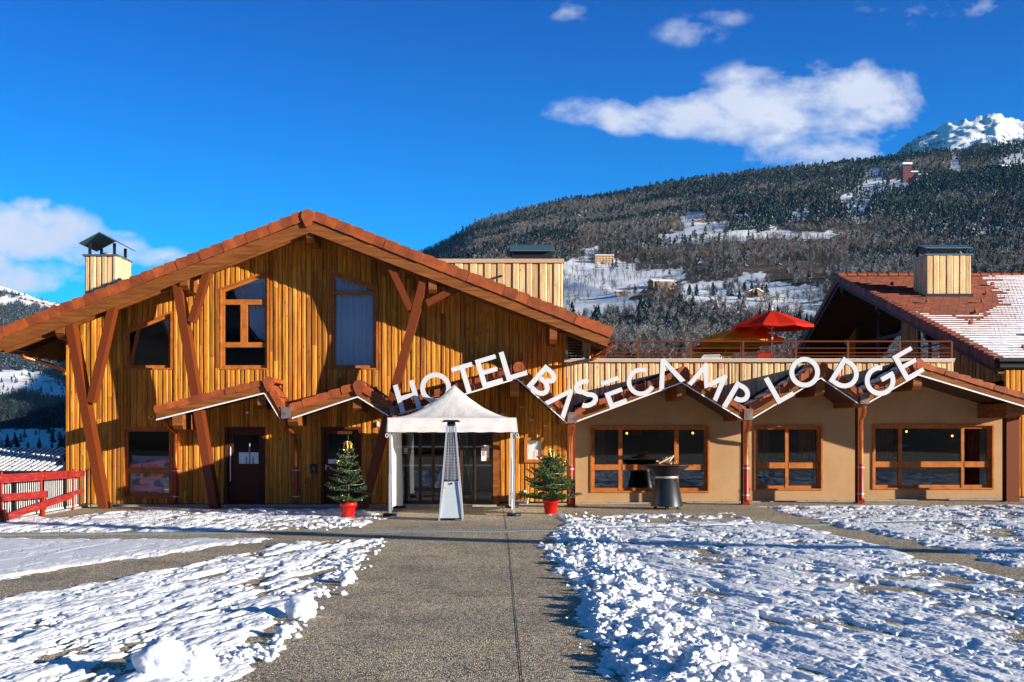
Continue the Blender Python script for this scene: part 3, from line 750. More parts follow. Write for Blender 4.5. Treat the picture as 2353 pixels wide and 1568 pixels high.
# gathered nets of window 2 and 1
curtain([(528,620,640),(545,620,690),(566,620,740),(592,620,775),(614,622,790)], YW+.24, 'curtain_white', wl=.11)
mb = MB(); ctl = [(526,642),(543,690),(563,740),(588,776),(614,792)]
mb.tube([P(u-1, v, YW+.235) for u, v in ctl], .022, 6); mb.build('curtain_trim', M['curtain_red'], lodge)
curtain([(370,398,722),(384,398,760),(394,399,780)], YW+.24, 'curtain_white', wl=.11)
mb = MB(); mb.tube([P(u, v, YW+.235) for u, v in [(367,724),(376,745),(388,772),(397,790)]], .03, 6); mb.build('curtain_trim', M['curtain_red'], lodge)
# things dimly seen in the ground floor rooms
mb = MB()
def cloth(Y, pts, m_, name):
    mb = MB(); mb.add([P(u, v, Y) for u, v in pts], [tuple(range(len(pts)))]); return mb.build(name, M[m_], lodge, False)
def crumple(pts, y, name, mname):
    (ua, ub, va, vb) = pts; n = 40; V_ = []; mb = MB()
    for i in range(n):
        for j in range(n):
            s_, t_ = j/(n-1), i/(n-1); u = ua+(ub-ua)*s_; v = va+(vb-va)*t_ + (10*s_ if i == 0 else 0)
            x, z = XZ(u, v, y); V_.append((x, y+.16*float(vn(np.array([s_*5+t_*3]), np.array([t_*6-s_*3]), 5)[0]), z))
    mb.add(V_, [(i*n+j, i*n+j+1, (i+1)*n+j+1, (i+1)*n+j) for i in range(n-1) for j in range(n-1)]); mb.build(name, M[mname], lodge, False)
m = mat('plastic_sheet', (.5,.55,.55), .25); M['sheet'] = m
crumple((300,398,1046,1136), YW+.32, 'dust_sheet', 'sheet')
for u0, u1 in ((1366,1392),(2010,2052),(1736,1766),(1836,1872),(2224,2262)):
    curtain([(u0,u1,976),(u0,u1,1066)], YR+.5, 'curtain_brown', wl=.12)
# doors of the shaded porch
def door(poly_, glass, name='door', Y=YW):
    poly_ = ccw(poly_); i1 = inset(poly_, .07)
    mb = MB(); mb.ring(poly_, i1, Y-.03, Y+.2); fr_ = mb.build('door_frame', M['door'], lodge)
    gl_ = ccw(glass); mb = MB(); i1b = i1
    x0, x1 = min(p[0] for p in i1)+.01, max(p[0] for p in i1)-.01; z0, z1 = min(p[1] for p in i1), max(p[1] for p in i1)-.01
    gx0, gx1 = gl_[0][0], gl_[1][0]; gz0, gz1 = gl_[0][1], gl_[2][1]
    O = [(x0, z0), (x1, z0), (x1, z1), (x0, z1)]; I = [(gx0, gz0), (gx1, gz0), (gx1, gz1), (gx0, gz1)]
    mb.ring(O, I, Y+.06, Y+.12)
    mb.ring(inset([(x0, z0), (x1, z0), (x1, gz0-.02), (x0, gz0-.02)], .10), inset([(x0, z0), (x1, z0), (x1, gz0-.02), (x0, gz0-.02)], .125), Y+.052, Y+.061)
    dd = mb.build(name, M['door'], lodge)
    mb = MB(); mb.add([(p[0], Y+.09, p[1]) for p in I], [(0,1,2,3)]); mb.build('pane', M['glass'], dd, False)
    return dd
d1 = door(D1, rect(534.7,1000,595,1066.5,YW)); d2 = door(D2, rect(753,998,812,1066,YW))
mb = MB(); mb.tube([P(529.5,1027,YW-.03), P(529.5,1106,YW-.03)], .016, 10)
for v in (1036, 1098): mb.tube([P(529.5,v,YW-.03), P(529.5,v,YW+.07)], .01, 6)
mb.build('handle', M['silver'], d1)
mb = MB(); mb.box(P(747.5,1080,YW+.03), tuple(np.array(P(750.2,1067,YW+.06)))); mb.tube([P(749,1071,YW+.03), P(749,1071,YW-.02), P(756,1071.5,YW-.02)], .011, 8); mb.build('handle', M['silver'], d2)
cloth(YW+.085, [(549,1066),(594,1066),(594,1040),(549,1040)], 'paper_blue' if False else 'curtain_white', 'door_notice')
mb = MB(); 
for u, v in ((566,1048),(582,1048)): mb.tube([P(u, 1066, YW+.075), P(u, v+2, YW+.075)], .022, 6)
mb.tube([P(573.5,1066,YW+.07), P(573.5,1018,YW+.07)], .02, 6); mb.build('broom', M['paper_grey'], d1)
cloth(YW+.085, [(752,1069),(772,1066),(772,1055),(752,1056)], 'paper', 'door_notice')
# sliding entrance doors
DE = ccw(DE); mb = MB(); jl = rect(914.6,990,921,1166,YW); jr = rect(1133,990,1144.6,1166,YW)
mb.prism(jl, YW-.05, YW+.2); mb.prism(jr, YW-.05, YW+.2); mb.build('door_jamb', M['wood_beam'], lodge)
mb = MB(); mb.prism(rect(921,965,1133,994,YW), YW-.02, YW+.15); mb.build('door_header', M['frame_dark'], lodge)
cuts = [921,964.8,994.8,1013.5,1026,1060.5,1090,1133]
for a, b in ((921,965),(965,994.8),(994.8,1026.8),(1026.8,1060),(1060,1090),(1090,1133)):
    fr_ = rect(a+.3, 994.5, b-.3, 1165.2, YW); yy = YW+.04 if a in (921, 1090) else YW+.10
    mb = MB(); O = ccw(fr_); I = inset(O, .035); I = [(I[0][0], I[0][1]+.07), (I[1][0], I[1][1]+.07), I[2], I[3]]
    mb.ring(O, I, yy, yy+.05); dl = mb.build('sliding_door', M['frame_dark'], lodge)
    mb = MB(); mb.add([(p[0], yy+.025, p[1]) for p in I], [(0,1,2,3)]); mb.build('pane', M['glass'], dl, False)
    mb = MB(); 
    for v in (1027, 1070):
        mb.prism(rect(a+4, v-2, b-4, v+2, YW), yy+.028, yy+.035)
    mb.build('rail', M['grey_metal'], dl)
cloth(YW+.038, [(1106,1059.5),(1124,1059.5),(1124,1023.5),(1106,1023.5)], 'paper', 'poster')
for (a, b, c_, d_), m_ in (((1106,1023.5,1112,1030),'paper_red'),((1108.5,1037,1114.5,1048),'paper_grey'),((1118,1052,1124,1059.5),'paper_red')):
    mb = MB(); mb.prism(rect(a, b, c_, d_, YW), YW+.033, YW+.037); mb.build('poster_print', M[m_], lodge)
def text(s_, u, v, hpx, Y, m_, parent, name='lettering'):
    cu = bpy.data.curves.new(name, 'FONT'); cu.body = s_; cu.size = hpx/F*Y; cu.align_x = 'CENTER'; cu.extrude = .0005
    t_ = bpy.data.objects.new('tmp', cu); C.collection.objects.link(t_); dg = bpy.context.evaluated_depsgraph_get(); me = bpy.data.meshes.new_from_object(t_.evaluated_get(dg)); bpy.data.objects.remove(t_)
    me.transform(Matrix.Translation(P(u, v, Y))@Matrix.Rotation(R(90), 4, 'X')); me.materials.clear(); me.materials.append(M[m_]); me.name = name; return link(name, me, parent)
text('LIVE', 1120, 1045, 4.2, YW+.031, 'paper_red', lodge); text('Friday', 1115, 1031, 4.4, YW+.031, 'paper_blue', lodge); text('Night Camp', 1115, 1035, 3.2, YW+.031, 'paper_red', lodge)
cloth(YW+.038, [(928,1043),(936.5,1043),(936.5,1030),(928,1030)], 'paper', 'no_smoking_sign')
mb = MB(); c_ = P(932.2, 1034.5, YW+.034)
pts = [(c_[0]+.035*math.cos(t), c_[2]+.035*math.sin(t)) for t in np.linspace(0, 2*math.pi, 17)[:-1]]; pi_ = [(c_[0]+.024*math.cos(t), c_[2]+.024*math.sin(t)) for t in np.linspace(0, 2*math.pi, 17)[:-1]]
mb.ring(pts, pi_, YW+.03, YW+.036); mb.bar((c_[0]-.025, YW+.033, c_[2]-.025), (c_[0]+.025, YW+.033, c_[2]+.025), .008); mb.prism(rect(928.6,1039.3,936,1042.3,YW), YW+.031, YW+.036); mb.build('sign_print', M['paper_red'], lodge)

# ---- big roof
def off(p, dx, dz): return (p[0]+dx, p[1]+dz)
YBK = 36.4
mb = MB(); hb_ = .33
mb.prism([LT, PK, (PK[0], PK[1]-hb_), (LT[0], LT[1]-hb_)], YB, YB+.05); mb.build('barge_board', M['wood_beam'], lodge)
mb = MB(); mb.prism([PK, RT, (RT[0], RT[1]-hb_*.8), (PK[0], PK[1]-hb_*.95)], YB+.002, YB+.052); mb.build('barge_board', M['wood_beam'], lodge)
mb = MB(); dz0, dz1 = -.02, -.16
rl = [off(LT, 0, dz0), off(PK, 0, dz0), off(RT, .05, dz0), off(RT, .05, dz1), off(PK, 0, dz1), off(LT, 0, dz1)]
mb.prism([rl[0], rl[1], rl[4], rl[5]], YB+.055, YBK); mb.prism([rl[1], rl[2], rl[3], rl[4]], YB+.055, YBK); mb.build('roof_deck', M['wood_beam_dark'], lodge)
# flying rafters behind the barge board, and rafters under the left eave
mb = MB()
for yy in [YB+.30]+[31.6+.7*i for i in range(8)]:
    a, b = off(LT, .12, -.16), off(PK, 0, -.16)
    if yy > 31: b = (xl+.3, roofz(xl+.3)-.16)
    mb.prism([a, b, off(b, 0, -.17), off(a, 0, -.17)], yy, yy+.10)
mb.prism([off(PK, 0, -.16), off(RT, -.1, -.16), off(RT, -.1, -.30), off(PK, 0, -.32)], YB+.30, YB+.40)
mb.build('rafters', M['wood_beam'], lodge)
mb = MB(); verge(mb, LT, off(PK, -.06, .0), YB-.02, pitch=.32); o_ = mb.build('verge_tiles', M['tile'], lodge)
mb = MB(); verge(mb, RT, off(PK, .06, .0), YB-.02, pitch=.335); mb.build('verge_tiles', M['tile'], lodge)
mb = MB(); ridge_cap(mb, (PK[0]-.02, PK[1]+.10), YB-.03, .17, YBK); mb.build('ridge_tiles', M['tile'], lodge)
mb = MB(); courses(mb, LT, PK, YB+.28, YBK, th=.05, base=.12); courses(mb, RT, PK, YB+.28, YBK, th=.05, base=.12); mb.build('roof_tiles', M['tile'], lodge)
mb = MB()                                                    # snow caught behind the left verge
for i in range(46):
    t = .10+.62*i/46
    if random.random() < .35: continue
    x = LT[0]+(PK[0]-LT[0])*t; z = LT[1]+(PK[1]-LT[1])*t+.30
    mb.prism([(x-.10, z-.05), (x+.16, z+.05), (x+.10, z+.10+random.uniform(-.02,.03)), (x-.06, z+.04)], YB+.5, 33)
mb.build('roof_snow', M['snow'], lodge)
# gutters, eave pipes
def gutter(x, z, y0, y1, r=.075, m_='copper', name='gutter', parent=lodge):
    mb = MB(); n = 9; V_ = []
    for y in (y0, y1):
        for k_ in range(n): t = math.pi+math.pi*k_/(n-1); V_.append((x+r*math.cos(t), y, z+r*math.sin(t)))
        for k_ in range(n): t = 2*math.pi-math.pi*k_/(n-1); V_.append((x+(r-.012)*math.cos(t), y, z+(r-.012)*math.sin(t)))
    mb.add(V_, [(i, (i+1) % (2*n), (i+1) % (2*n)+2*n, i+2*n) for i in range(2*n)]+[tuple(range(2*n-1, -1, -1)), tuple(range(2*n, 4*n))]); return mb.build(name, M[m_], parent)
gutter(RT[0]+.14, RT[1]-.14, YB-.05, YBK, .09)
gutter(LT[0]-.13, LT[1]-.16, YB-.05, YBK, .09)
mb = MB(); mb.tube([P(50,816,YB+.5), P(57,822,YB+.6), P(120,840,YW-.35), P(146,851,YW-.1), P(150,862,YW-.05)], .05, 10); mb.build('downpipe', M['copper'], lodge)
mb = MB(); mb.tube([P(1396,792,YB+.4), P(1395,806,YB+.45), P(1388,815,YB+.6), P(1368,822,YB+.9), P(1362,826,YW)], .05, 10); mb.build('downpipe', M['copper'], lodge)
# purlins
def purlin(u0, v0, u1, v1, yf, yb, name='purlin', ch=.10, parent=lodge, m_='wood_beam'):
    x0, z1 = XZ(u0, v0, yf); x1, z0 = XZ(u1, v1, yf); mb = MB()
    mb.prismx([(yb, z0), (yf+ch*1.3, z0), (yf, z0+ch), (yf, z1), (yb, z1)], x0, x1); return mb.build(name, M[m_], parent)
purlin(703.4,527,722,556, YB+.08, YW+.03); purlin(413,640,431,665, YB+.08, YW+.03); purlin(127,752,147,778, YB+.08, YW+.03, ch=.14)
purlin(984.6,638,1003.6,674, YB+.08, YW+.03); purlin(1263,748,1280,789, YB+.08, YW+.03)
# V posts of russet steel
def vpost(segs, yf=YB+.12, dep=.42):
    t = MB()
    for k_, s_ in enumerate(segs):
        a, b, wd, d0 = s_
        p, q = Vector(P(*a, yf)), Vector(P(*b, yf)); d_ = (q-p).normalized(); n_ = Vector((d_.z, 0, -d_.x))*wd/2
        t.prism([((p+n_).x, (p+n_).z), ((q+n_).x, (q+n_).z), ((q-n_).x, (q-n_).z), ((p-n_).x, (p-n_).z)], yf+.01*k_, yf+d0)
    return t.build('raking_post', M['steel'], lodge)
vpost([((236,1176),(157,742),.215,.42), ((206,925),(256,703),.19,.34)])
vpost([((491.5,1175),(405,655),.215,.42), ((437,740),(474,624),.17,.34)])
vpost([((831.5,1175),(975.5,637),.215,.42), ((944,712),(894,606),.17,.34), ((980,697),(1056,658),.17,.30)])

# ---- folded porch roofs
for ci, (bt, tp) in enumerate(CANS):
    yb_ = YW+.03 if ci < 2 else YR+.05
    B3 = [XZ(u, v, YC) for u, v in bt]; T3 = [XZ(u, v, YC) for u, v in tp]
    hz = .20
    m_tile = 'tile'
    BT = [off(p, 0, hz) for p in B3]
    mb = MB(); mb.prism([B3[0], B3[1], BT[1], BT[0]], YC, YC+.05); mb.prism([B3[1], B3[2], BT[2], BT[1]], YC, YC+.05)
    cr = mb.build('porch_roof', M['wood_beam'], lodge)
    mb = MB(); sl = .022
    for a, b in ((B3[0], B3[1]), (B3[1], B3[2])): mb.prism([off(a, 0, -.012), off(b, 0, -.012), off(b, 0, sl), off(a, 0, sl)], YC-.018, YC-.002)
    mb.build('edge_strip', M['led'], cr)
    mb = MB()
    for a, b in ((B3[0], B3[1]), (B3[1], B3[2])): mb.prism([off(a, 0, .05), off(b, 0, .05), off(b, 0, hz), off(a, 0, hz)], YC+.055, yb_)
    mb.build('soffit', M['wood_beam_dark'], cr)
    mb = MB(); th = []
    hl = max(.13, min(.26, T3[0][1]-BT[0][1])); hr = hl
    verge(mb, BT[0], off(BT[1], -.03, 0), YC-.02, h=hl*.9, pitch=.33, dep=.25)
    verge(mb, BT[2], off(BT[1], .03, 0), YC-.02, h=hl*.9, pitch=.34, dep=.25)
    ridge_cap(mb, (T3[1][0], T3[1][1]-.13), YC-.03, .15, yb_-.1 if ci > 1 else YW-.05, .24)
    mb.build('verge_tiles', M['tile'], cr)
    mb = MB(); yk = (YW-.03)
    courses(mb, BT[0], BT[1], YC+.22, yk, base=hl*.55, th=.05); courses(mb, BT[2], BT[1], YC+.22, yk, base=hl*.55, th=.05)
    mb.build('roof_tiles', M['tile'], cr)
    mb = MB()                                                # thin dark flashing where the roof meets the wall
    for a, b in ((BT[0], BT[1]), (BT[2], BT[1])):
        mb.prism([off(a, 0, hl*.6), off(b, 0, hl*.6), off(b, 0, hl*.6+.16), off(a, 0, hl*.6+.16)], YW-.075, YW-.045)
    mb.build('flashing', M['dark_metal'], cr)
    if ci >= 2:
        mb = MB(); rd = random.Random(ci)
        for sd, (a, b) in enumerate(((BT[0], BT[1]), (BT[2], BT[1]))):
            if ci == 2 and sd == 0: continue
            A = Vector((a[0], 0, a[1])); Bv = Vector((b[0], 0, b[1])); d_ = Bv-A; l = d_.length; n_ = round(l/.33); pz = l/n_; d_.normalize()
            for i in range(n_):
                if ci == 3 and i < 3: continue
                if sd == 1 and ci < 5: continue
                y = YC+.28
                while y < YW-.1:
                    if rd.random() < .93-(.3 if ci == 3 else 0):
                        p_ = A+d_*(i*pz+.05+rd.uniform(-.03,.03)); q_ = A+d_*(i*pz+.27+rd.uniform(-.05,.03)); bs = hl*.55+.045
                        mb.box((0,0,0),(0,0,0)) if False else mb.add(
                          [(p_.x, y, p_.z+bs), (p_.x, y+.17, p_.z+bs), (q_.x, y+.17, q_.z+bs), (q_.x, y, q_.z+bs),
                           (p_.x+d_.x*.03, y, p_.z+bs+.045), (p_.x+d_.x*.03, y+.17, p_.z+bs+.045), (q_.x-d_.x*.02, y+.17, q_.z+bs+.035), (q_.x-d_.x*.02, y, q_.z+bs+.035)],
                          [(0,3,2,1),(4,5,6,7),(0,1,5,4),(1,2,6,5),(2,3,7,6),(3,0,4,7)])
                    y += .17
        if mb.v: mb.build('roof_snow', M['snow'], cr)
# porch beams
for a in ((396,952,419,987,YW+.03),(591.5,910,611.5,940,YW+.03),(811,916.8,832,947,YW+.03),(661,955,684,978,YW+.03)):
    purlin(a[0], a[1], a[2], a[3], YC+.10, a[4], 'porch_beam', m_='wood_beam')
for a in ((1172,876,1193,911),(1556,885,1576,919),(1874,876,1895,910),(2098.6,869,2118.4,896)):
    purlin(*a, YC+.10, YR+.05, 'porch_beam')
for a in ((1290,950,1318,974),(1694,944,1722,967),(1962,912,1990,936),(2313,926.6,2348.7,959.6)):
    purlin(a[0], a[1], a[2], a[3], YC+.25, YR+.05, 'porch_beam', m_='wood_beam')
# russet steel columns and copper downpipes below the valleys
for (u0, u1) in ((1304,1322),(1707.5,1719),(1971.5,1981),(2313,2343)):
    Yc = 30.35; x0, x1 = XZ(u0, 0, Yc)[0], XZ(u1, 0, Yc)[0]
    mb = MB(); zt_ = deck_bot((x0+x1)/2)+.02
    mb.box((x0, Yc, gz(x0)-.05), (x1, Yc+.02, zt_)); mb.box((x0, Yc+.24, gz(x0)-.05), (x1, Yc+.26, zt_)); mb.box(((x0+x1)/2-.012, Yc+.02, gz(x0)-.05), ((x0+x1)/2+.012, Yc+.24, zt_))
    mb.box((x0-.05, Yc-.05, gz(x0)-.05), (x1+.05, Yc+.31, gz(x0)+.02)); mb.build('column', M['steel'], lodge)
def downpipe(path, r=.052, zred=None, ybase=None, foot=True):
    mb = MB(); p2 = []
    for p in path:
        p2.append(p)
    zr = zred; up_ = [p for p in p2 if p[2] >= zr]; last = up_[-1]
    up_.append((last[0], last[1], zr)); mb.tube(up_, r, 14); o = mb.build('downpipe', M['copper'], lodge)
    mb = MB(); g_ = gz(last[0]); mb.tube([(last[0], last[1], zr+.03), (last[0], last[1], g_+.16), (last[0], last[1]-.03, g_+.09), (last[0], last[1]-.10, g_+.06)], r*1.12, 14)
    mb.build('lower_pipe', M['pipe_red'], o)
    mb = MB()
    for z in (zr-.06, g_+.26):
        mb.tube([(last[0], last[1], z-.012), (last[0], last[1], z+.012)], r*1.45, 14); mb.bar((last[0]-.1, last[1]+.03, z), (last[0]+.1, last[1]+.03, z), .02)
    mb.build('clamp', M['silver'], o)
yp = YW-.12
def pth(l, Y0, Y1): n = len(l); return [P(u, v, Y0+(Y1-Y0)*min(1, i/max(1, n-2))) for i, (u, v) in enumerate(l)]
downpipe(pth([(381,968),(381,975),(388,984),(399,990),(403,997),(403,1060)], YC+.3, yp), zred=XZ(0,1077,yp)[1])
downpipe(pth([(657,962),(657,975),(661,984),(676,1000),(680,1007),(680,1060)], YC+.3, yp), zred=XZ(0,1076,yp)[1])
downpipe(pth([(1317,972),(1317,985),(1315,993),(1311.5,1003),(1311.5,1060)], YC+.2, 30.22), .055, zred=XZ(0,1073,30.2)[1])
downpipe(pth([(1722,965),(1721.5,977),(1719,986),(1715,996),(1715,1060)], YC+.2, 30.22), .055, zred=XZ(0,1071,30.2)[1])
downpipe(pth([(1986,929),(1986,945),(1984,955),(1979,966),(1979,1060)], YC+.2, 30.22), .055, zred=XZ(0,1069,30.2)[1])
for (u0, u1, v0, v1) in ((645.7,668.5,935,962),(895.6,915,933,955),(1304,1325.5,947.5,972.5),(1710,1730,939.5,965.6),(1977.6,1998,902.7,928.6)):
    mb = MB(); x0, z0 = XZ(u0, v1, YC-.06); x1, z1 = XZ(u1, v0, YC-.06)
    mb.box((x0, YC-.06, z0), (x1, YC+.20, z1-.03)); mb.box((x0-.012, YC-.072, z1-.03), (x1+.012, YC+.21, z1)); mb.build('rainwater_head', M['box_metal'], lodge)
gutter(*XZ(350,957,YC+.1), YC-.04, YW-.02, .075)

# ---- chimneys
def chimney(parent, x0, x1, y0, y1, z0, z1, capm='zinc', capkind='x', ch=.34, ov=.10, seed=1):
    mb = clad(x0, x1, lambda x: z0, lambda x: z1, [], y0, pitch=.115*2 if capkind == 'x' else .16, seed=seed, seg=9)
    c = mb.build('chimney', M['wood_pale'], parent)
    # side faces: boards rotated onto x = const planes
    for side, xx in ((0, x0), (1, x1)):
        s_ = clad(0, y1-y0, lambda x: z0, lambda x: z1, [], 0, pitch=.145, seed=seed+side+1, seg=9)
        s_.v = [((xx+p[1]) if side == 0 else (xx-p[1]), y0+.06+p[0]*(y1-y0-.06)/(y1-y0), p[2]) for p in s_.v]
        s_.build('side_cladding', M['wood_pale'], c)
    mb = MB(); mb.box((x0-.05, y0-.06, z1), (x1+.05, y1+.06, z1+.05)); mb.build('capping', M['zinc'], c)
    ph = ch
    for px in (x0+.10, x1-.10):
        for py in (y0+.12, y1-.12): mb = MB(); mb.box((px-.035, py-.035, z1+.05), (px+.035, py+.035, z1+ph)); mb.build('cap_post', M['dark_metal'], c)
    mb = MB()
    if capkind == 'x':
        ym = (y0+y1)/2; rr = ph*.62
        for (ya, za), (yb, zb) in (((y0-ov, z1+ph-.02), (ym, z1+ph+rr)), ((ym, z1+ph+rr), (y1+ov, z1+ph-.02))):
            mb.prismx([(ya, za), (yb, zb), (yb, zb-.03), (ya, za-.03)], x0-ov, x1+ov)
    else:
        xm = (x0+x1)/2; rr = ph*.75
        for (xa, za), (xb, zb) in (((x0-ov, z1+ph-.02), (xm, z1+ph+rr)), ((xm, z1+ph+rr), (x1+ov, z1+ph-.02))):
            mb.prism([(xa, za), (xb, zb), (xb, zb-.03), (xa, za-.03)], y0-ov, y1+ov)
    mb.build('cap', M[capm], c)
    mb = MB(); mb.lathe([(.14, 0), (.14, .12), (.10, .14)], ((x0+x1)/2, (y0+y1)/2, z1+.05), 16); mb.build('flue', M['silver'], c)
    return c
Yk = 32.3; x0, zt_ = XZ(195, 585, Yk); x1, _ = XZ(268, 585, Yk)
chimney(lodge, x0, x1, Yk, Yk+1.2, 3.6, zt_-.05, 'zinc', 'y', .38, .12, 31)
Ym = 38.0
mb = clad(XZ(960,0,Ym)[0], XZ(1293,0,Ym)[0], lambda x: 4.0, lambda x: XZ(0,605,Ym)[1], [], Ym, pitch=.24, seed=41, seg=9, relief=.035); mb.build('stair_tower_wall', M['wood_pale'], lodge)
xq0, xq1 = XZ(960,0,Ym)[0], XZ(1293,0,Ym)[0]; zq = XZ(0,605,Ym)[1]
mb = MB(); mb.box((xq0, Ym+.062, 3.5), (xq1-.002, Ym+6, zq-.01)); mb.build('stair_tower_body', M['wood_pale'], lodge)
mb = MB(); mb.box((xq0-.1, Ym-.10, zq), (xq1+.04, Ym+6.1, zq+.13)); mb.build('stair_tower_fascia', M['fascia'], lodge)
mb = MB(); mb.tube([P(1153,634,Ym+.02), P(1150,635,Ym-.38)], .04, 8); mb.build('overflow_spout', M['dark_metal'], lodge)
# low roof vent on the stair tower
xa, xb = XZ(1172,0,Ym+.8)[0], XZ(1275,0,Ym+.8)[0]; za = zq+.13
mb = MB(); mb.box((xa+.10, Ym+.95, za), (xb-.10, Ym+1.9, za+.40)); vb_ = mb.build('roof_vent', M['dark_metal'], lodge)
mb = MB(); mb.prismx([(Ym+.75, za+.42), (Ym+1.42, za+.70), (Ym+1.42, za+.665), (Ym+.75, za+.385)], xa, xb); mb.prismx([(Ym+1.425, za+.70), (Ym+2.1, za+.42), (Ym+2.1, za+.385), (Ym+1.425, za+.665)], xa, xb); mb.build('vent_cap', M['zinc'], vb_)
# louvre and little wall below the right eave of the gable
mb = MB()
for i in range(9): mb.box((XZ(1305,0,YW+.8)[0], YW+.8, 3.95+i*.075), (XZ(1336,0,YW+.8)[0], YW+.84, 4.0+i*.075))
mb.build('louvre', M['wood_beam_dark'], lodge)
clad(XZ(1338,0,YW+.8)[0], XZ(1357,0,YW+.8)[0], lambda x: 3.9, lambda x: 4.75, [], YW+.8, seed=44).build('eave_wall', M['wood_pale'], lodge)
# terrace railing
rl_ = MB(); Yr_ = YW+.12; zr = [XZ(0, v, Yr_)[1] for v in (785, 800.5, 811, 818.8)]; xa, xb = XZ(1361,0,Yr_)[0], XZ(2187,0,Yr_)[0]
rail = thing('terrace_railing', 'rust brown metal railing along the roof terrace edge', 'railing', (xa, Yr_, zr[3]-.1))
mb = MB(); mb.tube([(xa, Yr_, zr[0]), (xb, Yr_, zr[0])], .024, 8); mb.tube([(xb, Yr_, zr[0]), (xb, Yr_+8, zr[0])], .024, 8); mb.build('handrail', M['steel'], rail)
mb = MB()
for z in zr[1:]: mb.tube([(xa, Yr_, z), (xb, Yr_, z)], .014, 6); mb.tube([(xb, Yr_, z), (xb, Yr_+8, z)], .014, 6)
mb.build('lower_rails', M['steel'], rail)
for u in (1361, 1385, 1466, 1588, 1707.5, 1828.6, 1948.5, 2067.4, 2187):
    x, _ = XZ(u, 0, Yr_); mb = MB(); mb.box((x-.025, Yr_-.02, zT-.05), (x+.025, Yr_+.02, zr[0]-.01)); mb.build('post', M['steel'], rail)

# ================================================================== right chalet
XG = 14.15; YE, YRd, YBk = 32.5, 47.2, 60.0
ze = EYE+(HY-827)/F*YE; zr_ = EYE+(HY-636)/F*YRd; sl_ = (zr_-ze)/(YRd-YE); zb_ = zr_-sl_*1.35*(YBk-YRd)
chal = thing('chalet_building', 'right hand chalet wing with red tiled roof half under snow and shaded gable', 'building', (XG, YRd, 3.8))
XR = 40.0; gi = 1.9                                          # gable wall set back from the verge
def rz(y): return ze+(y-YE)*sl_ if y <= YRd else zr_-(y-YRd)*(zr_-zb_)/(YBk-YRd)
mb = MB(); mb.prismx([(YE, ze-.04), (YRd, zr_-.04), (YBk, zb_-.04), (YBk, zb_-.22), (YRd, zr_-.22), (YE, ze-.22)], XG+.06, XR); mb.build('roof_deck', M['wood_beam_dark'], chal)
mb = MB(); mb.prismx([(YE, ze-.02), (YRd, zr_-.02), (YBk, zb_-.02), (YBk, zb_-.36), (YRd, zr_-.40), (YE, ze-.36)], XG, XG+.055); mb.build('barge_board', M['wood_beam_dark'], chal)
mb = MB(); mb.prismx([(YE+.4, ze-.12), (YRd, zr_-.40), (YRd, zr_-.62), (YE+.4, ze-.30)], XG+.35, XG+.47); mb.build('rafter', M['wood_beam_dark'], chal)
# tile courses on the front slope, individual tiles; verge tiles; ridge tiles
n_ = 44; mbt = MB(); rd = random.Random(5)
sl_len = math.hypot(YRd-YE, zr_-ze); dY, dZ = (YRd-YE)/n_, (zr_-ze)/n_
for i in range(n_):
    y, z = YE+i*dY, ze+i*dZ; x = XG+.06+(.15 if i % 2 else 0); 
    x_ = XG+.06
    while x_ < XR-.5:
        xe_ = min(x_+.30, XR-.5) if not (x_ == XG+.06 and i % 2) else x_+.15
        h = rd.uniform(0, .008)
        mbt.add([(x_+.004, y-.03, z+.055+h), (xe_-.004, y-.03, z+.055+h), (xe_-.004, y+dY+.02, z+dZ+.012), (x_+.004, y+dY+.02, z+dZ+.012), (x_+.004, y-.03, z+.0), (xe_-.004, y-.03, z+.0)],
                [(0,1,2,3), (4,5,1,0), (4,0,3), (5,2,1)]); x_ = xe_
mbt.build('roof_tiles', M['tile_dark'], chal, False)
mb = MB(); 
for i in range(n_):
    y, z = YE+i*dY, ze+i*dZ; h = rd.uniform(-.006, .006)
    mb.prismx([(y-.03, z-.20+h), (y-.03, z+.09+h), (y+dY-.02, z+dZ+.05+h), (y+dY-.02, z+dZ-.24+h)], XG-.05-.012*(i % 2), XG-.012)
    mb.prismx([(y-.03, z+.05), (y-.03, z+.10+h), (y+dY-.02, z+dZ+.055+h), (y+dY-.02, z+dZ+.01)], XG-.011, XG+.22)
nb = 40; dYb, dZb = (YBk-YRd)/nb, (zb_-zr_)/nb
for i in range(nb):
    y, z = YRd+i*dYb, zr_+i*dZb
    mb.prismx([(y, z-.20), (y, z+.06), (y+dYb-.02, z+dZb+.06), (y+dYb-.02, z+dZb-.20)], XG-.05-.01*(i % 2), XG-.012)
mb.build('verge_tiles', M['tile_dark'], chal)
mb = MB(); x = XG-.05
while x < XR-.4:
    mb.prismx([(YRd+.16*math.cos(t), zr_+.02+.13*math.sin(t)) for t in np.linspace(0, math.pi, 9)], x, x+.41); 
    mb.prismx([(YRd+.18*math.cos(t), zr_+.02+.15*math.sin(t)) for t in np.linspace(0, math.pi, 9)], x+.36, x+.415); x += .42
mb.build('ridge_tiles', M['tile'], chal)
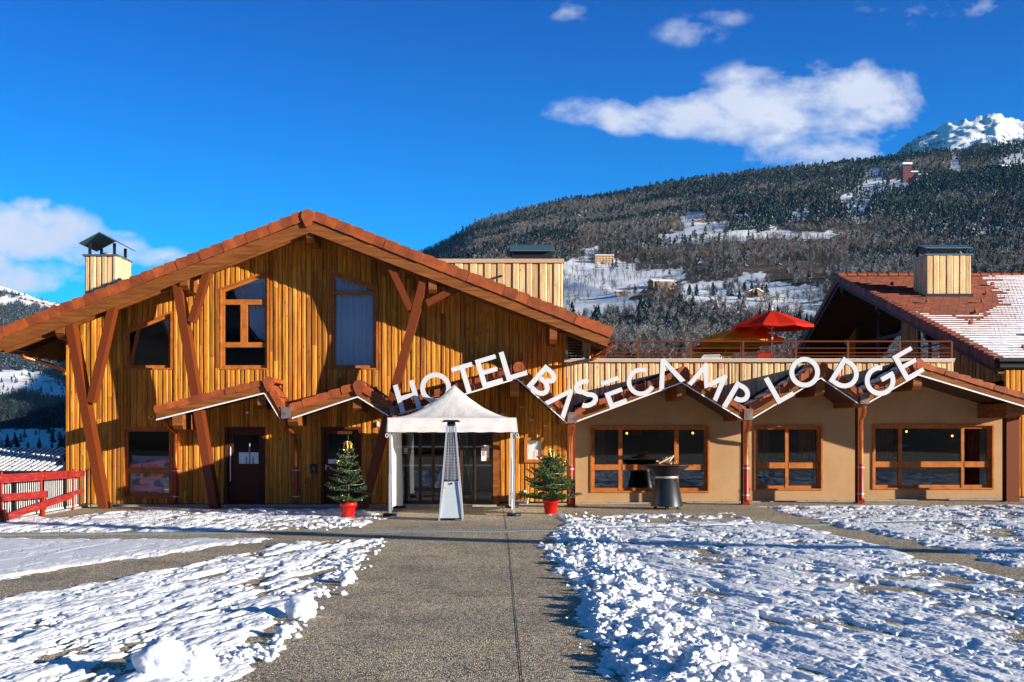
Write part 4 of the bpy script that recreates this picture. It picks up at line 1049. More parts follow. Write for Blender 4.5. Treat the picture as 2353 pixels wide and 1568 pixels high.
# snow on the slope: ragged strips, course by course
bd = lambda u, v: None
def roof_uv(x, y): z = rz(y); return CX+F*x/y, HY-F*(z-EYE)/y
bare_px = [(1850,600),(2130,600),(2240,630),(2262,648),(2290,678),(2290,700),(2262,722),(2225,730),(2140,727),(2080,722),(2060,712),(1990,690),(1900,640)]
mb = MB(); rd = random.Random(9)
for i in range(n_):
    y, z = YE+i*dY, ze+i*dZ; x = XG+.05
    lo_p = None; run = []
    def flush():
        global run
    while x < XR-.6:
        u, v = roof_uv(x, y+.1); b = float(sdf(np.array([u+22*(float(vn(np.array([x*1.7]), np.array([y*1.7]), 3)[0])-.5)]), np.array([v+7*(float(vn(np.array([x*3.]), np.array([y*4.]), 4)[0])-.5)]), bare_px)[0])
        k_ = float(fbm(np.array([x*2.0]), np.array([i*1.7]), 3, 88)[0])
        cover = min(1., max(0., (-b)/75.))                    # 0 at the bare patch, 1 away from it
        edge_x = x-XG
        wdt = (.22+.64*cover)+(k_-.5)*.7
        lo = .04+(.93-wdt)*.5*max(0., k_)                     # fraction of the course left free at its lower edge
        if b < 0 and k_ > .46-.5*cover and edge_x > .0:
            f0 = max(.07, lo+.10*(1-cover)); f1 = min(.985, f0+wdt)
            if f1-f0 > .1:
                y0_, y1_ = y+f0*dY-.03, y+f1*dY; z0_, z1_ = z+f0*dZ+.052-.03*f0, z+f1*dZ+.052-.035*f1
                t_ = .028+.018*cover*rd.uniform(.6, 1.2); x2 = x+.13
                mb.add([(x, y0_, z0_-.01), (x2, y0_, z0_-.01), (x2, y1_, z1_), (x, y1_, z1_), (x, y0_+.02, z0_+t_), (x2, y0_+.02, z0_+t_), (x2, y1_, z1_+t_*.9), (x, y1_, z1_+t_*.9)],
                       [(4,5,6,7), (0,1,5,4), (1,2,6,5), (3,0,4,7), (2,3,7,6)])
        x += .13
mb.build('roof_snow', M['snow'], chal, False)
# snow guards
sg = MB(); sg.prismx([(0, 0), (.05, .15), (.19, .05)], -.05, .05); gme = None
for a in range(7):
    for b in range(8):
        y = YE+1.0+a*1.85; x = XG+1.3+b*1.95+(a % 2)*.95
        u, v = roof_uv(x, y)
        if u > 2380 or x > XR-1: continue
        if gme is None:
            o = sg.build('snow_guard', M['tile'], chal); gme = o.data
        else: o = link('snow_guard', gme, chal)
        o.location = (x, y, rz(y)+.075)
# eave gutter and soffit
mb = MB(); mb.box((XG+.0, YE-.03, ze-.30), (XR, YE-.005, ze-.10)); mb.build('eave_board', M['wood_beam'], chal)
mb = MB(); mb.tube([(XG+.05, YE-.13, ze-.20), (XR, YE-.13, ze-.20)], .10, 12); mb.box((XG+.02, YE-.25, ze-.06), (XR, YE-.02, ze+.03)); mb.build('gutter', M['grey_metal'] if False else M['dark_metal'], chal)
mb = MB(); mb.box((XG+.02, YE-.16, ze-.40), (XR, YE+.30, ze-.35)); mb.build('soffit_board', M['wood_beam'], chal)
# gable wall (plane x = const) with openings
xg = XG+gi
def gable_board(name, ya, yb, za=3.6, zb_f=None, seed=1, mk='wood'):
    s_ = clad(ya, yb, lambda y: za, zb_f or (lambda y: rz(y)-.25), [], 0, pitch=.16, seed=seed, brk=[YRd])
    s_.v = [(xg+p[1], p[0], p[2]) for p in s_.v]; return s_.build(name, M[mk], chal)
gable_board('gable_wall', 51.0, 58.5, seed=51); gable_board('gable_wall', 43.6, 45.2, seed=53)
gable_board('gable_wall', 34.0, 41.3, seed=54)
mb = MB(); mb.prismx([(34, 3.3), (34, rz(34)-.3), (YRd, rz(YRd)-.3), (58, rz(58)-.3), (58, 3.3)], xg+.4, xg+.5); mb.build('gable_interior', M['interior'], chal)
mb = MB()
for ya, yb in ((45.2, 51.0), (41.3, 43.6)):
    for y_ in (ya+.05, yb-.05, (ya+yb)/2): mb.box((xg-.02, y_-.06, 3.6), (xg+.08, y_+.06, rz(y_)-.3))
    for z_ in (5.85,): mb.box((xg-.018, ya+.11, z_-.06), (xg+.078, yb-.11, z_+.06))
mb.build('gable_window_frame', M['frame_dark'], chal)
mb = MB()
for ya, yb in ((45.2, 51.0), (41.3, 43.6)): mb.add([(xg+.03, ya, 3.6), (xg+.03, yb, 3.6), (xg+.03, yb, rz(yb)-.3), (xg+.03, YRd if ya < YRd < yb else (ya+yb)/2, rz(YRd if ya < YRd < yb else (ya+yb)/2)-.3), (xg+.03, ya, rz(ya)-.3)], [(0,1,2,3,4)])
mb.build('gable_pane', M['glass'], chal, False)
clad(XG+2.0, XR, lambda x: .2, lambda x: ze-.3, [], 33.6, seed=57).build('front_wall', M['wood'], chal)
for y_, dz in ((YRd-.12, -.42), (YRd-4.4, -.30), (YRd+5.0, -.42), (YRd-9.2, -.30)):
    z_ = rz(y_)+dz; mb = MB(); mb.prism([(XG+.1, z_), (xg, z_), (xg, z_-.34), (XG+.22, z_-.34), (XG+.1, z_-.2)], y_, y_+.22); mb.build('purlin', M['wood_beam_dark'], chal)
mb = MB(); mb.sphere((xg-.1, 52.0, 6.05), .13, 10); mb.build('wall_speaker', M['white'], chal)
# right chimney
Yc2 = 42.4; x0, zt_ = XZ(2129, 587, Yc2); x1, _ = XZ(2231, 0, Yc2)
chimney(chal, x0, x1, Yc2, Yc2+1.3, rz(Yc2)-.1, zt_, 'zinc', 'x', .30, .06, 61)
mb = MB(); mb.box((x0-.06, Yc2-.08, rz(Yc2)-.1), (x1+.06, Yc2-.062, rz(Yc2)+.13)); mb.build('chimney_flashing', M['dark_metal'], chal)

# ================================================================== rooftop letters
YL = 29.22; LD = .085
CR = {5: (833, 775.5, .2931), 6: (1235, 775.5, .2747), 7: (1723.4, 775.5, .2748)}
def band(path, s):                                           # stroke of width s along a path -> left and right edges
    p = [Vector(q) for q in path]; Lf = []; Rt = []
    for i in range(len(p)):
        a = (p[i]-p[i-1]).normalized() if i else (p[1]-p[0]).normalized(); b = (p[i+1]-p[i]).normalized() if i < len(p)-1 else a
        t = (a+b).normalized(); n = Vector((-t.y, t.x)); k_ = s/2/max(.35, n.dot(Vector((-a.y, a.x))))
        Lf.append(p[i]+n*k_); Rt.append(p[i]-n*k_)
    return Lf, Rt
def arc(cx, cy, rx, ry, a0, a1, n=22): return [(cx+rx*math.cos(R(a0+(a1-a0)*i/n)), cy+ry*math.sin(R(a0+(a1-a0)*i/n))) for i in range(n+1)]
ST = .172
def shape(ch, W):
    s = ST; polys = []; bands = []
    if ch == 'H': polys = [[(0,0),(s,0),(s,.5-s*.45),(W-s,.5-s*.45),(W-s,0),(W,0),(W,1),(W-s,1),(W-s,.5+s*.45),(s,.5+s*.45),(s,1),(0,1)]]
    elif ch == 'T': polys = [[(W/2-s/2,0),(W/2+s/2,0),(W/2+s/2,1-s*.9),(W,1-s*.9),(W,1),(0,1),(0,1-s*.9),(W/2-s/2,1-s*.9)]]
    elif ch == 'E': t = s*.88; polys = [[(0,0),(W,0),(W,t),(s,t),(s,.5-t/2),(W*.9,.5-t/2),(W*.9,.5+t/2),(s,.5+t/2),(s,1-t),(W,1-t),(W,1),(0,1)]]
    elif ch == 'e': t = s*.88; polys = [[(0,0),(W,0),(W,t),(s,t),(s,.5-t/2),(W*.97,.5-t/2),(W*.97,.5+t/2),(0,.5+t/2)], [(0,1-t),(W,1-t),(W,1),(0,1)]]
    elif ch == 'L': polys = [[(0,0),(W,0),(W,s*.9),(s,s*.9),(s,1),(0,1)]]
    elif ch == 'A': polys = [[(0,0),(s*1.08,0),(W/2,.76),(W-s*1.08,0),(W,0),(W/2+s*.42,1),(W/2-s*.42,1)]]
    elif ch == 'M': polys = [[(0,0),(s,0),(.17+s*.62,.64),(W/2,.17),(W-.17-s*.62,.64),(W-s,0),(W,0),(W-.15,1),(W-.15-s*.75,1),(W/2,.42),(.15+s*.75,1),(.15,1)]]
    elif ch == 'B':
        polys = [[(0,0),(s,0),(s,1),(0,1)]]
        bands = [[(s,1-s*.45),(W*.44,1-s*.45)]+arc(W*.44,.765,W*.45-s*.45,.235-s*.45,88,-74,16), [(s,s*.45),(W*.5,s*.45)]+arc(W*.5,.30,W*.5-s*.45,.30-s*.45,-88,88,20)+[(s,.60-s*.45)]]
    elif ch == 'P':
        polys = [[(0,0),(s,0),(s,1),(0,1)]]; bands = [[(s,1-s*.45),(W*.45,1-s*.45)]+arc(W*.45,.69,W*.55-s*.45,.31-s*.45,88,-100,24)]
    elif ch == 'D': polys = [[(0,0),(s,0),(s,1),(0,1)]]; bands = [[(s,1-s*.45),(W*.38,1-s*.45)]+arc(W*.38,.5,W*.62-s*.45,.5-s*.45,88,-88,28)+[(W*.38,s*.45),(s,s*.45)]]
    elif ch == 'O': bands = [arc(.53,.5,.53-s/2,.53-s/2,0,360,56)]
    elif ch == 'C': bands = [arc(.53,.5,.53-s/2,.53-s/2,44,318,44)]
    elif ch == 'G': bands = [arc(.53,.5,.53-s/2,.53-s/2,52,352,46)]; polys = [[(.58,.42),(.53*2-s-.005,.42),(.53*2-.0,.42+.0),(.53*2-.0,.585),(.58,.585)]]
    elif ch == 'S':
        r1 = .245
        bands = [arc(.33,.755-.01,.265,.245-s*.42,38,262,22)[:-1]+[(.31,.515)]+arc(.33,.255,.285,.26-s*.45,82,-142,24)[1:]]
    return polys, bands
def letter(ch, cr, bl, ang, h, W, label, center=False, brk=((.2,.2),(.6,.2))):
    ox, oy, s = CR[cr]; u0, v0 = ox+bl[0]*s, oy+bl[1]*s
    Hm = h*s/F*YL; x0, z0 = XZ(u0, v0, YL); ca, sa = math.cos(R(ang)), math.sin(R(ang))
    if center: # bl is the centre of the round letter
        x0 -= (.53*ca-.5*sa)*Hm; z0 -= (.53*sa+.5*ca)*Hm
    def T(p): return (x0+(p[0]*ca-p[1]*sa)*Hm, z0+(p[0]*sa+p[1]*ca)*Hm)
    pl_, bd_ = shape(ch, W); root = thing('sign_letter', label, 'letter', (x0, YL, z0), 'white rooftop sign letters')
    mb = MB()
    for p in pl_: mb.prism([T(q) for q in p], YL, YL+LD)
    for bi_, b in enumerate(bd_):
        yo = YL-.0025*(bi_+1)
        Lf, Rt = band(b, ST*.96); closed = (Vector(b[0])-Vector(b[-1])).length < 1e-4
        n = len(Lf)
        if closed: Lf[0] = Lf[-1] = Vector(((Lf[0]+Lf[-1])/2)); Rt[0] = Rt[-1] = Vector(((Rt[0]+Rt[-1])/2))
        V_ = []
        for i in range(n):
            for q in (Lf[i], Rt[i]): x, z = T(q); V_ += [(x, yo, z), (x, YL+LD-.002*(bi_+1), z)]
        fs = []
        for i in range(n-1):
            a, b_ = 4*i, 4*i+4
            fs += [(a, b_, b_+2, a+2), (a+1, a+3, b_+3, b_+1), (a, a+1, b_+1, b_), (a+2, b_+2, b_+3, a+3)]
        if not closed: fs += [(0, 2, 3, 1), (4*n-4, 4*n-3, 4*n-1, 4*n-2)]
        mb.add(V_, fs)
    o = mb.build('face', [M['letter'], M['letter_side']], root)
    for p in o.data.polygons:
        if p.normal.y > -.5: p.material_index = 1
    for q in brk:
        x, z = T(q); mb = MB(); mb.tube([(x, YL+LD, z), (x, YC+.12, z-.02)], .012, 6); mb.tube([(x, YL+LD+.02, z+.32*Hm), (x, YL+LD+.02, z-.16*Hm)], .012, 6); mb.build('bracket', M['steel'], root)
w1, w2, w3 = 'of the word above the tent', 'of the middle word', 'of the last word at the right'
letter('H', 5, (300,597), 16.2, 227, .75, 'white letter H, first letter '+w1)
letter('O', 5, (573,397), 16, 231, 1, 'white ring letter O partly hidden by the tent peak', True)
letter('T', 5, (757,460), 16.4, 229, .74, 'white letter T rising just right of the tent peak')
letter('E', 5, (945,398), 16.6, 228, .73, 'white letter E between the T and the L '+w1)
letter('L', 5, (1133,342), 16.6, 230, .74, 'white letter L at the porch peak, last letter '+w1)
letter('B', 5, (1285,380), -41.5, 226, .72, 'white letter B tilted down the slope, first letter '+w2)
letter('A', 5, (1426,506), -40.5, 212, .98, 'white letter A without crossbar beside the B, pointing at the valley')
letter('S', 6, (362,607), 17, 240, .62, 'white curved letter S beside the first rainwater valley')
letter('e', 6, (607,597), 20, 236, .66, 'white letter E with a detached top bar, '+w2)
letter('C', 6, (866,372), 20, 226, 1, 'white round letter C below the terrace edge', True)
letter('A', 6, (1018,444), 20.5, 236, 1.0, 'white letter A without crossbar at the second porch peak, reaching the railing')
letter('M', 6, (1255,385), -31.8, 228, 1.27, 'white letter M sloping downwards '+w2)
letter('P', 6, (1545,572), -30.5, 242, .66, 'white letter P with an open bowl, last letter '+w2)
letter('L', 7, (235,562), 29.4, 244, .66, 'white letter L leaning back, first letter '+w3)
letter('O', 7, (457,292), 29, 243, 1, 'white ring letter O standing before the terrace railing', True)
letter('D', 7, (657,365), -32, 239, .84, 'white letter D tilted right, middle letter '+w3)
letter('G', 7, (1088,362), 29, 243, 1, 'white letter G above the last rainwater head', True)
letter('E', 7, (1307,370), 29.5, 240, .74, 'white letter E at the right end, tallest reaching over the railing')

# ================================================================== tent
TX0, TX1, TY0, TY1 = XZ(891, 0, 27.2)[0], XZ(1185.6, 0, 27.2)[0], 27.2, 30.2
tent = thing('party_tent', 'white pop-up tent with pointed roof over the hotel entrance', 'tent', ((TX0+TX1)/2, TY0, 0))
zc, zb2, zp = 2.325, 1.985, 3.17; cxT, cyT = (TX0+TX1)/2, (TY0+TY1)/2
mb = MB(); n = 25; V_ = []
for i in range(n):
    for j in range(n):
        a, b = 2*i/(n-1)-1, 2*j/(n-1)-1; r = max(abs(a), abs(b)); rr = math.hypot(a, b)
        t = 1-(r*.75+.25*min(1, rr)); h = (t**1.85)*(zp-zc)+ .05*t*(1-t)
        crease = .012*math.sin(9*math.atan2(b, a)*2)*t*(1-t)*4
        V_.append((cxT+a*(TX1-TX0)/2, cyT+b*(TY1-TY0)/2, zc+h+crease+.01*math.sin(b*9+a*4)*t))
mb.add(V_, [(i*n+j, (i+1)*n+j, (i+1)*n+j+1, i*n+j+1) for i in range(n-1) for j in range(n-1)], 0, True); mb.build('canopy', M['canvas'], tent, False)
def valance(p, q, nx_, name='valance'):
    mb = MB(); V_ = []; m_ = 60; rows = 7; p = Vector(p); q = Vector(q)
    for r_ in range(rows):
        for i in range(m_+1):
            t = i/m_; f = r_/(rows-1); pt = p+(q-p)*t
            fold = .018*math.sin(f*9+2.2*math.sin(t*3.1)+t*2)*(1-abs(2*t-1))+.006*math.sin(t*37+f*3)*f
            V_.append((pt.x+nx_[0]*(.012+fold+.03*f), pt.y+nx_[1]*(.012+fold+.03*f), zc-(zc-zb2)*f+.006*math.sin(t*41)*(f > .9)))
    mb.add(V_, [(i*(m_+1)+j, i*(m_+1)+j+1, (i+1)*(m_+1)+j+1, (i+1)*(m_+1)+j) for i in range(rows-1) for j in range(m_)], 0, True); mb.build(name, M['canvas'], tent, False)
valance((TX0, TY0, 0), (TX1, TY0, 0), (0, -1)); valance((TX0, TY1, 0), (TX1, TY1, 0), (0, 1))
valance((TX0, TY0, 0), (TX0, TY1, 0), (-1, 0)); valance((TX1, TY0, 0), (TX1, TY1, 0), (1, 0))
for x in (TX0+.05, TX1-.05):
    for y in (TY0+.04, TY1-.04):
        mb = MB(); mb.box((x-.02, y-.02, .05), (x+.02, y+.02, zc)); mb.box((x-.028, y-.028, .05), (x+.028, y+.028, 1.0)); lg = mb.build('leg', M['silver'], tent)
        mb = MB(); mb.lathe([(.001,.0),(.16,.0),(.17,.02),(.17,.055),(.15,.07),(.03,.075)], (x, y, gz(x)), 18); mb.build('foot_weight', M['black'], lg)
for x in (TX0+.06, TX1-.06):
    mb = MB(); V_ = []; m_, rows = 40, 8; s_ = 1 if x < cxT else -1
    for r_ in range(rows):
        for i in range(m_+1):
            t = i/m_; f = r_/(rows-1)
            V_.append((x+s_*(.02+.05*math.sin(t*19+f*1.5)*(.3+.7*f)*(.4+.6*t)), TY0+.05+(TY1-TY0-.1)*t, zc-.03-(zc-.16-.06*math.sin(t*5))*f))
    mb.add(V_, [(i*(m_+1)+j, i*(m_+1)+j+1, (i+1)*(m_+1)+j+1, (i+1)*(m_+1)+j) for i in range(rows-1) for j in range(m_)], 0, True); mb.build('side_curtain', M['canvas'], tent, False)
mb = MB()
for (a, b) in (((TX0+.05, TY0+.06), (TX1-.05, TY0+.06)), ((TX0+.05, TY1-.06), (TX1-.05, TY1-.06)), ((TX0+.06, TY0+.05), (TX0+.06, TY1-.05)), ((TX1-.06, TY0+.05), (TX1-.06, TY1-.05))):
    mb.bar((*a, zc-.06), (*b, zc-.06), .03); mb.bar((*a, zb2+.02), (*b, zb2+.02), .03)
mb.bar((cxT, cyT, 2.3), (cxT, cyT, zp-.04), .03); mb.build('frame', M['silver'], tent)
for u in (889, 1188):
    mb = MB(); x, z = XZ(u, 1001, 27.2); mb.tube([(x+.03*math.cos(t), 27.17, z+.05*math.sin(t)) for t in np.linspace(0, 6.28, 13)], .008, 6); mb.build('strap_loop', M['white'], tent)

# ================================================================== pyramid patio heater
hx, hy = XZ(1037, 0, 26.1)[0], 26.1
heat = thing('patio_heater', 'tall pyramid gas heater with steel cage standing before the tent', 'heater', (hx, hy, 0))
def sq(r, z): return [(hx-r, hy-r, z), (hx+r, hy-r, z), (hx+r, hy+r, z), (hx-r, hy+r, z)]
def frust(mb, r0, z0, r1, z1): mb.add(sq(r0, z0)+sq(r1, z1), [(0,3,2,1),(4,5,6,7),(0,1,5,4),(1,2,6,5),(2,3,7,6),(3,0,4,7)])
mb = MB(); frust(mb, .245, .06, .158, .87); mb.build('lower_panels', M['heater_white'] if 'heater_white' in M else mat('brushed_panel', (.55,.62,.66), .35, .25), heat)
mb = MB()
for sx in (-1, 1):
    for sy in (-1, 1): mb.bar((hx+sx*.262, hy+sy*.262, 0), (hx+sx*.09, hy+sy*.09, 2.14), .035, .035, up=(0, 1, 0))
mb.build('corner_struts', M['silver'], heat)
mb = MB(); frust(mb, .235, .035, .238, .062); mb.build('base_plate', M['dark_metal'], heat)
mb = MB(); z = .93
while z < 2.10:
    r = .262+(.09-.262)*z/2.14-.012
    q = sq(r, z)
    for i in range(4): mb.bar(q[i], q[(i+1) % 4], .006)
    z += .035
for k_ in range(1, 4):
    t = k_/4*2-1
    for s_ in (-1, 1):
        r0, r1 = .176, .085; mb.bar((hx+t*r0, hy+s_*r0, .9), (hx+t*r1, hy+s_*r1, 2.12), .006); mb.bar((hx+s_*r0, hy+t*r0, .9), (hx+s_*r1, hy+t*r1, 2.12), .006)
mb.build('wire_guard', M['silver'], heat)
mb = MB(); mb.tube([(hx, hy, .88), (hx, hy, 2.12)], .055, 18); mb.build('glass_tube', M['glass'], heat, True)
mb = MB(); frust(mb, .07, .90, .03, 1.45); mb.build('burner_cage', M['grey_metal'], heat)
mb = MB(); frust(mb, .10, 2.12, .085, 2.22); mb.build('burner_head', M['dark_metal'], heat)
mb = MB(); frust(mb, .215, 2.215, .16, 2.262); mb.build('hood', M['black'], heat)
mb = MB(); mb.lathe([(.001,-.03),(.022,-.03),(.024,.0)], (0,0,0), 12); mb.v = [(hx+p[0]+.01, hy-.162+p[2], .83+p[1]) for p in mb.v]; mb.build('knob', M['black'], heat)
mb = MB(); mb.box((hx-.145, hy-.186, .725), (hx-.085, hy-.178, .76)); mb.build('sticker', M['yellow_tag'], heat)

# ================================================================== fire bowl on a cone
bx, by = XZ(1532, 0, 29.1)[0], 29.1; g0 = gz(bx)
fire = thing('fire_bowl', 'black steel fire bowl grill on a tapered cone with split logs on its plate', 'fire bowl', (bx, by, g0))
mb = MB(); mb.lathe([(.41,.075),(.405,.09),(.275,.77),(.27,.775)], (bx, by, g0), 40); mb.build('base_cone', M['iron'], fire, False)
mb = MB(); mb.lathe([(.262,.775),(.282,.78),(.282,.825),(.262,.83)], (bx, by, g0), 40); mb.build('steel_band', M['silver'], fire, False)
mb = MB(); mb.lathe([(.27,.83),(.30,.85),(.38,.97),(.50,1.03),(.545,1.06),(.545,1.085),(.40,1.07)], (bx, by, g0), 40); mb.build('bowl', M['black'], fire, False)
mb = MB(); mb.lathe([(.20,1.10),(.66,1.10),(.665,1.107),(.66,1.114),(.20,1.114),(.20,1.10)], (bx, by, g0), 44); mb.build('cooking_plate', mat('seasoned_plate', (.14,.06,.03), .5, .5), fire, False)
for a in range(6):
    t = a*1.05+.3; mb = MB(); mb.lathe([(.001,0),(.03,0),(.03,.05),(.02,.07)], (bx+.33*math.cos(t), by+.33*math.sin(t), g0), 10); mb.build('castor', M['black'], fire)
rd = random.Random(4)
for (a, l, x, y, tilt) in ((.2,.36,-.05,-.05,.45),(2.7,.34,.05,0,.35),(1.2,.3,-.02,.06,.5),(-.5,.32,.08,-.08,.15),(3.3,.3,-.12,.02,.2),(.9,.34,.1,.05,.6),(2.2,.28,0,-.1,.1)):
    d_ = Vector((math.cos(a)*math.cos(tilt), math.sin(a)*math.cos(tilt), math.sin(tilt))); c = Vector((bx+x, by+y, g0+1.15+abs(d_.z)*l/2))
    mb = MB(); mb.bar(c-d_*l/2, c+d_*l/2, .045, .035); mb.build('log', M['log'], fire)
mb = MB(); mb.box((bx-.06, by-.281, g0+.70), (bx+.06, by-.270, g0+.72)); mb.box((bx-.06, by-.399, g0+.19), (bx+.06, by-.375, g0+.21))
for s_ in (-1, 1):
    for k_ in range(3): mb.box((bx+s_*(.14+.035*k_)-.005, by-.262+.02*k_, g0+.725), (bx+s_*(.14+.035*k_)+.005, by-.225+.03*k_, g0+.735))
mb.build('vent_slot', M['black'], fire)

# ================================================================== potted Christmas trees
def fir(u, vbase, pot_w, h, rad, seed, label, dense, bow):
    x = None; x, y = G2(u, vbase); y += pot_w/2; g0 = gz(x); rd = random.Random(seed)
    root = thing('christmas_tree', label, 'christmas tree', (x, y, g0), 'decorated firs in red pots')
    ph = .355 if not dense else .36
    mb = MB(); r = pot_w/2
    mb.lathe([(.001,.0),(r*.66,.0),(r*.70,.02),(r*.86,ph*.72),(r*.97,ph*.72),(r*1.02,ph),(r*.92,ph),(r*.88,ph*.85),(.001,ph*.85)], (x, y, g0), 28); mb.build('pot', M['pot'], root, False)
    z0 = g0+ph-.03; mb = MB(); mb.tube([(x, y, z0), (x+.01, y, z0+h*.5), (x, y, z0+h*.97)], [.028, .016, .005], 8); mb.build('trunk', M['bark'], root)
    mb = MB(); tips = []; up = Vector((0, 0, 1))
    def needles(p, q, wd):
        d_ = q-p; l = d_.length
        if l < .01: return
        d_.normalize(); n = max(2, int(l/.017))
        for i in range(n):
            t = i/n; o = p+d_*(l*t)
            for s_ in (0, 1, 2, 3):
                a = s_*1.57+rd.uniform(-.6, .6); side = d_.cross(up); 
                if side.length < .1: side = Vector((1, 0, 0))
                side.normalize(); nn = side.cross(d_)
                dirn = (side*math.cos(a)+nn*math.sin(a)*.8+d_*.75).normalized(); ll = wd*rd.uniform(.7, 1.15)
                w_ = d_.cross(dirn).normalized()*.0075
                e_ = o+dirn*ll
                mb.add([o-w_, o+w_, e_+w_*.5, e_-w_*.5], [(0,1,2,3)])
    nt_ = 8 if not dense else 9
    for ti in range(nt_):
        f = ti/(nt_-1); zt = z0+.03+h*(.02+.80*f**.92); rl_ = rad*(1-f)**(.62 if dense else .8)*1.0+.09
        nb_ = int((11 if dense else 8)*(1-f*.35))
        for b in range(nb_):
            a = b/nb_*6.283+rd.uniform(-.35, .35)+ti*.7; l = rl_*rd.uniform(.78, 1.1)*(1.0 if dense else rd.choice([.8, 1, 1.1]))
            rise = .22+.38*f+rd.uniform(-.08, .08)
            d0 = Vector((math.cos(a), math.sin(a), rise-.25)).normalized(); p = Vector((x, y, zt+rd.uniform(-.035, .035))); pts = [p]
            nseg = 6
            for s_ in range(nseg):
                d0 = (d0+up*(.055+.03*rd.random())).normalized(); p = p+d0*l/nseg; pts.append(p)
            for s_ in range(nseg): 
                needles(pts[s_], pts[s_+1], .030)
                if s_ >= 1:
                    seg = (pts[s_+1]-pts[s_]).normalized(); sd = seg.cross(up).normalized()
                    for q in (-1, 1):
                        ll = l*(.42*(1-s_/nseg)+.10)*rd.uniform(.7, 1.2); dd = (seg*.75+sd*q*.8+up*rd.uniform(-.05,.12)).normalized()
                        e_ = pts[s_]+dd*ll; needles(pts[s_], e_, .027)
                        if ll > .13 and dense:
                            m_ = pts[s_]+dd*ll*.5
                            for q2 in (-1, 1): needles(m_, m_+(dd*.8+dd.cross(up)*q2*.6).normalized()*ll*.4, .024)
            tips.append((pts[-1], pts[nseg//2+1]))
    for k_ in range(4): needles(Vector((x, y, z0+h*(.80+.05*k_))), Vector((x, y, z0+h*(.85+.05*k_))), .035)
    o = mb.build('branches', M['fir'], root, False)
    sel = rd.sample(tips, min(len(tips), 22))
    kinds = ['silver_ball', 'gold_ball', 'silver_ball']
    for i, (a, b) in enumerate(sel[:18]):
        mb = MB(); c = (a if i % 2 else b)-Vector((0, 0, .03)); mb.sphere(c, .017, 8); mb.build('bauble', M[kinds[i % 3]], root)
    for i, (a, b) in enumerate(sel[14:20]): mb = MB(); mb.sphere((a+b)/2+Vector((0,-.03,0)), .012, 6); mb.build('fairy_light', M['fairy'], root)
    mb = MB(); pts = []                                        # silver thread wound round the tree
    for k_ in range(60):
        f = k_/59; t = f*22; rr = rad*(1-f)**.8*.72+.05; pts.append((x+rr*math.cos(t), y+rr*math.sin(t), z0+.18+h*.7*f+.02*math.sin(t*3)))
    mb.tube(pts, .003, 4); mb.build('light_string', M['silver'], root)
    zt = z0+h*bow
    for k_, (aa, ll, dr_) in enumerate(((.35,.12,-.03),(2.8,.12,-.03),(-.5,.11,-.17),(3.6,.11,-.16),(-1.2,.06,-.2))):
        mb = MB(); dx, dy = math.cos(aa), -abs(math.sin(aa))*.5-.25
        pts = [Vector((x, y-.05, zt)), Vector((x+dx*ll*.5, y-.05+dy*ll*.5, zt+.05)), Vector((x+dx*ll*.9, y-.05+dy*ll*.8, zt+dr_*.4)), Vector((x+dx*ll*.8, y-.05+dy*ll*.6, zt+dr_))]
        for p, q in zip(pts, pts[1:]):
            s_ = Vector((dy, -dx, .3)).normalized()*.032; mb.add([p-s_, p+s_, q+s_, q-s_], [(0,1,2,3)])
        mb.build('bow', M['gold'], root, False)
    return root
fir(797.5, 1190.7, .40, 1.62, .62, 5, 'sparse decorated fir in a red pot left of the tent, before the brown door', False, .86)
fir(1266, 1182.3, .405, 1.27, .72, 9, 'dense bushy decorated fir in a red pot right of the tent', True, .93)
x_, y_ = G2(1271, 1182.3); mb = MB()

# ================================================================== wall fittings
nb_ = thing('notice_board', 'glazed timber framed notice board with papers on the wall right of the tent', 'notice board', P(1228, 1063, YR))
o = ccw(rect(1204.5, 1005.5, 1250.5, 1063, YR)); i1 = inset(o, .085)
mb = MB(); mb.ring(o, i1, YR-.10, YR-.012); mb.build('frame', M['frame'], nb_)
mb = MB(); mb.prism(i1, YR-.05, YR-.035); mb.build('back_panel', M['board_back'], nb_)
for a, m_ in (((1214.5,1013,1227,1037),'paper'),((1227.5,1034,1243,1058),'paper')):
    mb = MB(); mb.prism(rect(*a, YR), YR-.056, YR-.052); mb.build('sheet_of_paper', M[m_], nb_)
mb = MB()
for k_ in range(9): mb.prism(rect(1216, 1015.5+2.3*k_, 1216+random.choice([8, 9.5, 6]), 1016.3+2.3*k_, YR), YR-.059, YR-.0565)
mb.build('printed_lines', M['paper_grey'], nb_)
mb = MB()
for k_ in range(8):
    for uu_ in (1227.5, 1241.2): mb.prism([XZ(uu_, 1034.5+3*k_, YR), XZ(uu_+1.8, 1033.6+3*k_, YR), XZ(uu_+1.8, 1035.2+3*k_, YR), XZ(uu_, 1036.1+3*k_, YR)], YR-.059, YR-.0565)
for k_ in range(5): mb.prism(rect(1231, 1039+3*k_, 1239, 1040.2+3*k_, YR), YR-.059, YR-.0565)
mb.build('printed_stripes', M['paper_red'], nb_)
mbx_ = thing('mailbox', 'small black wall box with scribble emblem between the two porch doors', 'mailbox', P(721, 1078, YW-.1))
mb = MB(); a = P(713, 1087.5, YW-.12); b = P(727.5, 1069, YW-.03); mb.box(a, b); mb.prismx([(YW-.14, b[2]-.03), (YW-.03, b[2]+.03), (YW-.03, b[2]), (YW-.13, b[2]-.05)], a[0]-.01, b[0]+.01); mb.build('case', M['black'], mbx_)
mb = MB(); mb.tube([P(717,1073,YW-.123), P(722,1074.5,YW-.123), P(719,1077,YW-.123), P(722,1081,YW-.123), P(725,1078,YW-.123)], .006, 5); mb.build('emblem', M['silver'], mbx_)
sn_ = thing('door_sensor', 'tiny white wall sensor with a red light left of the tent', 'sensor', P(869, 975, YW-.05))
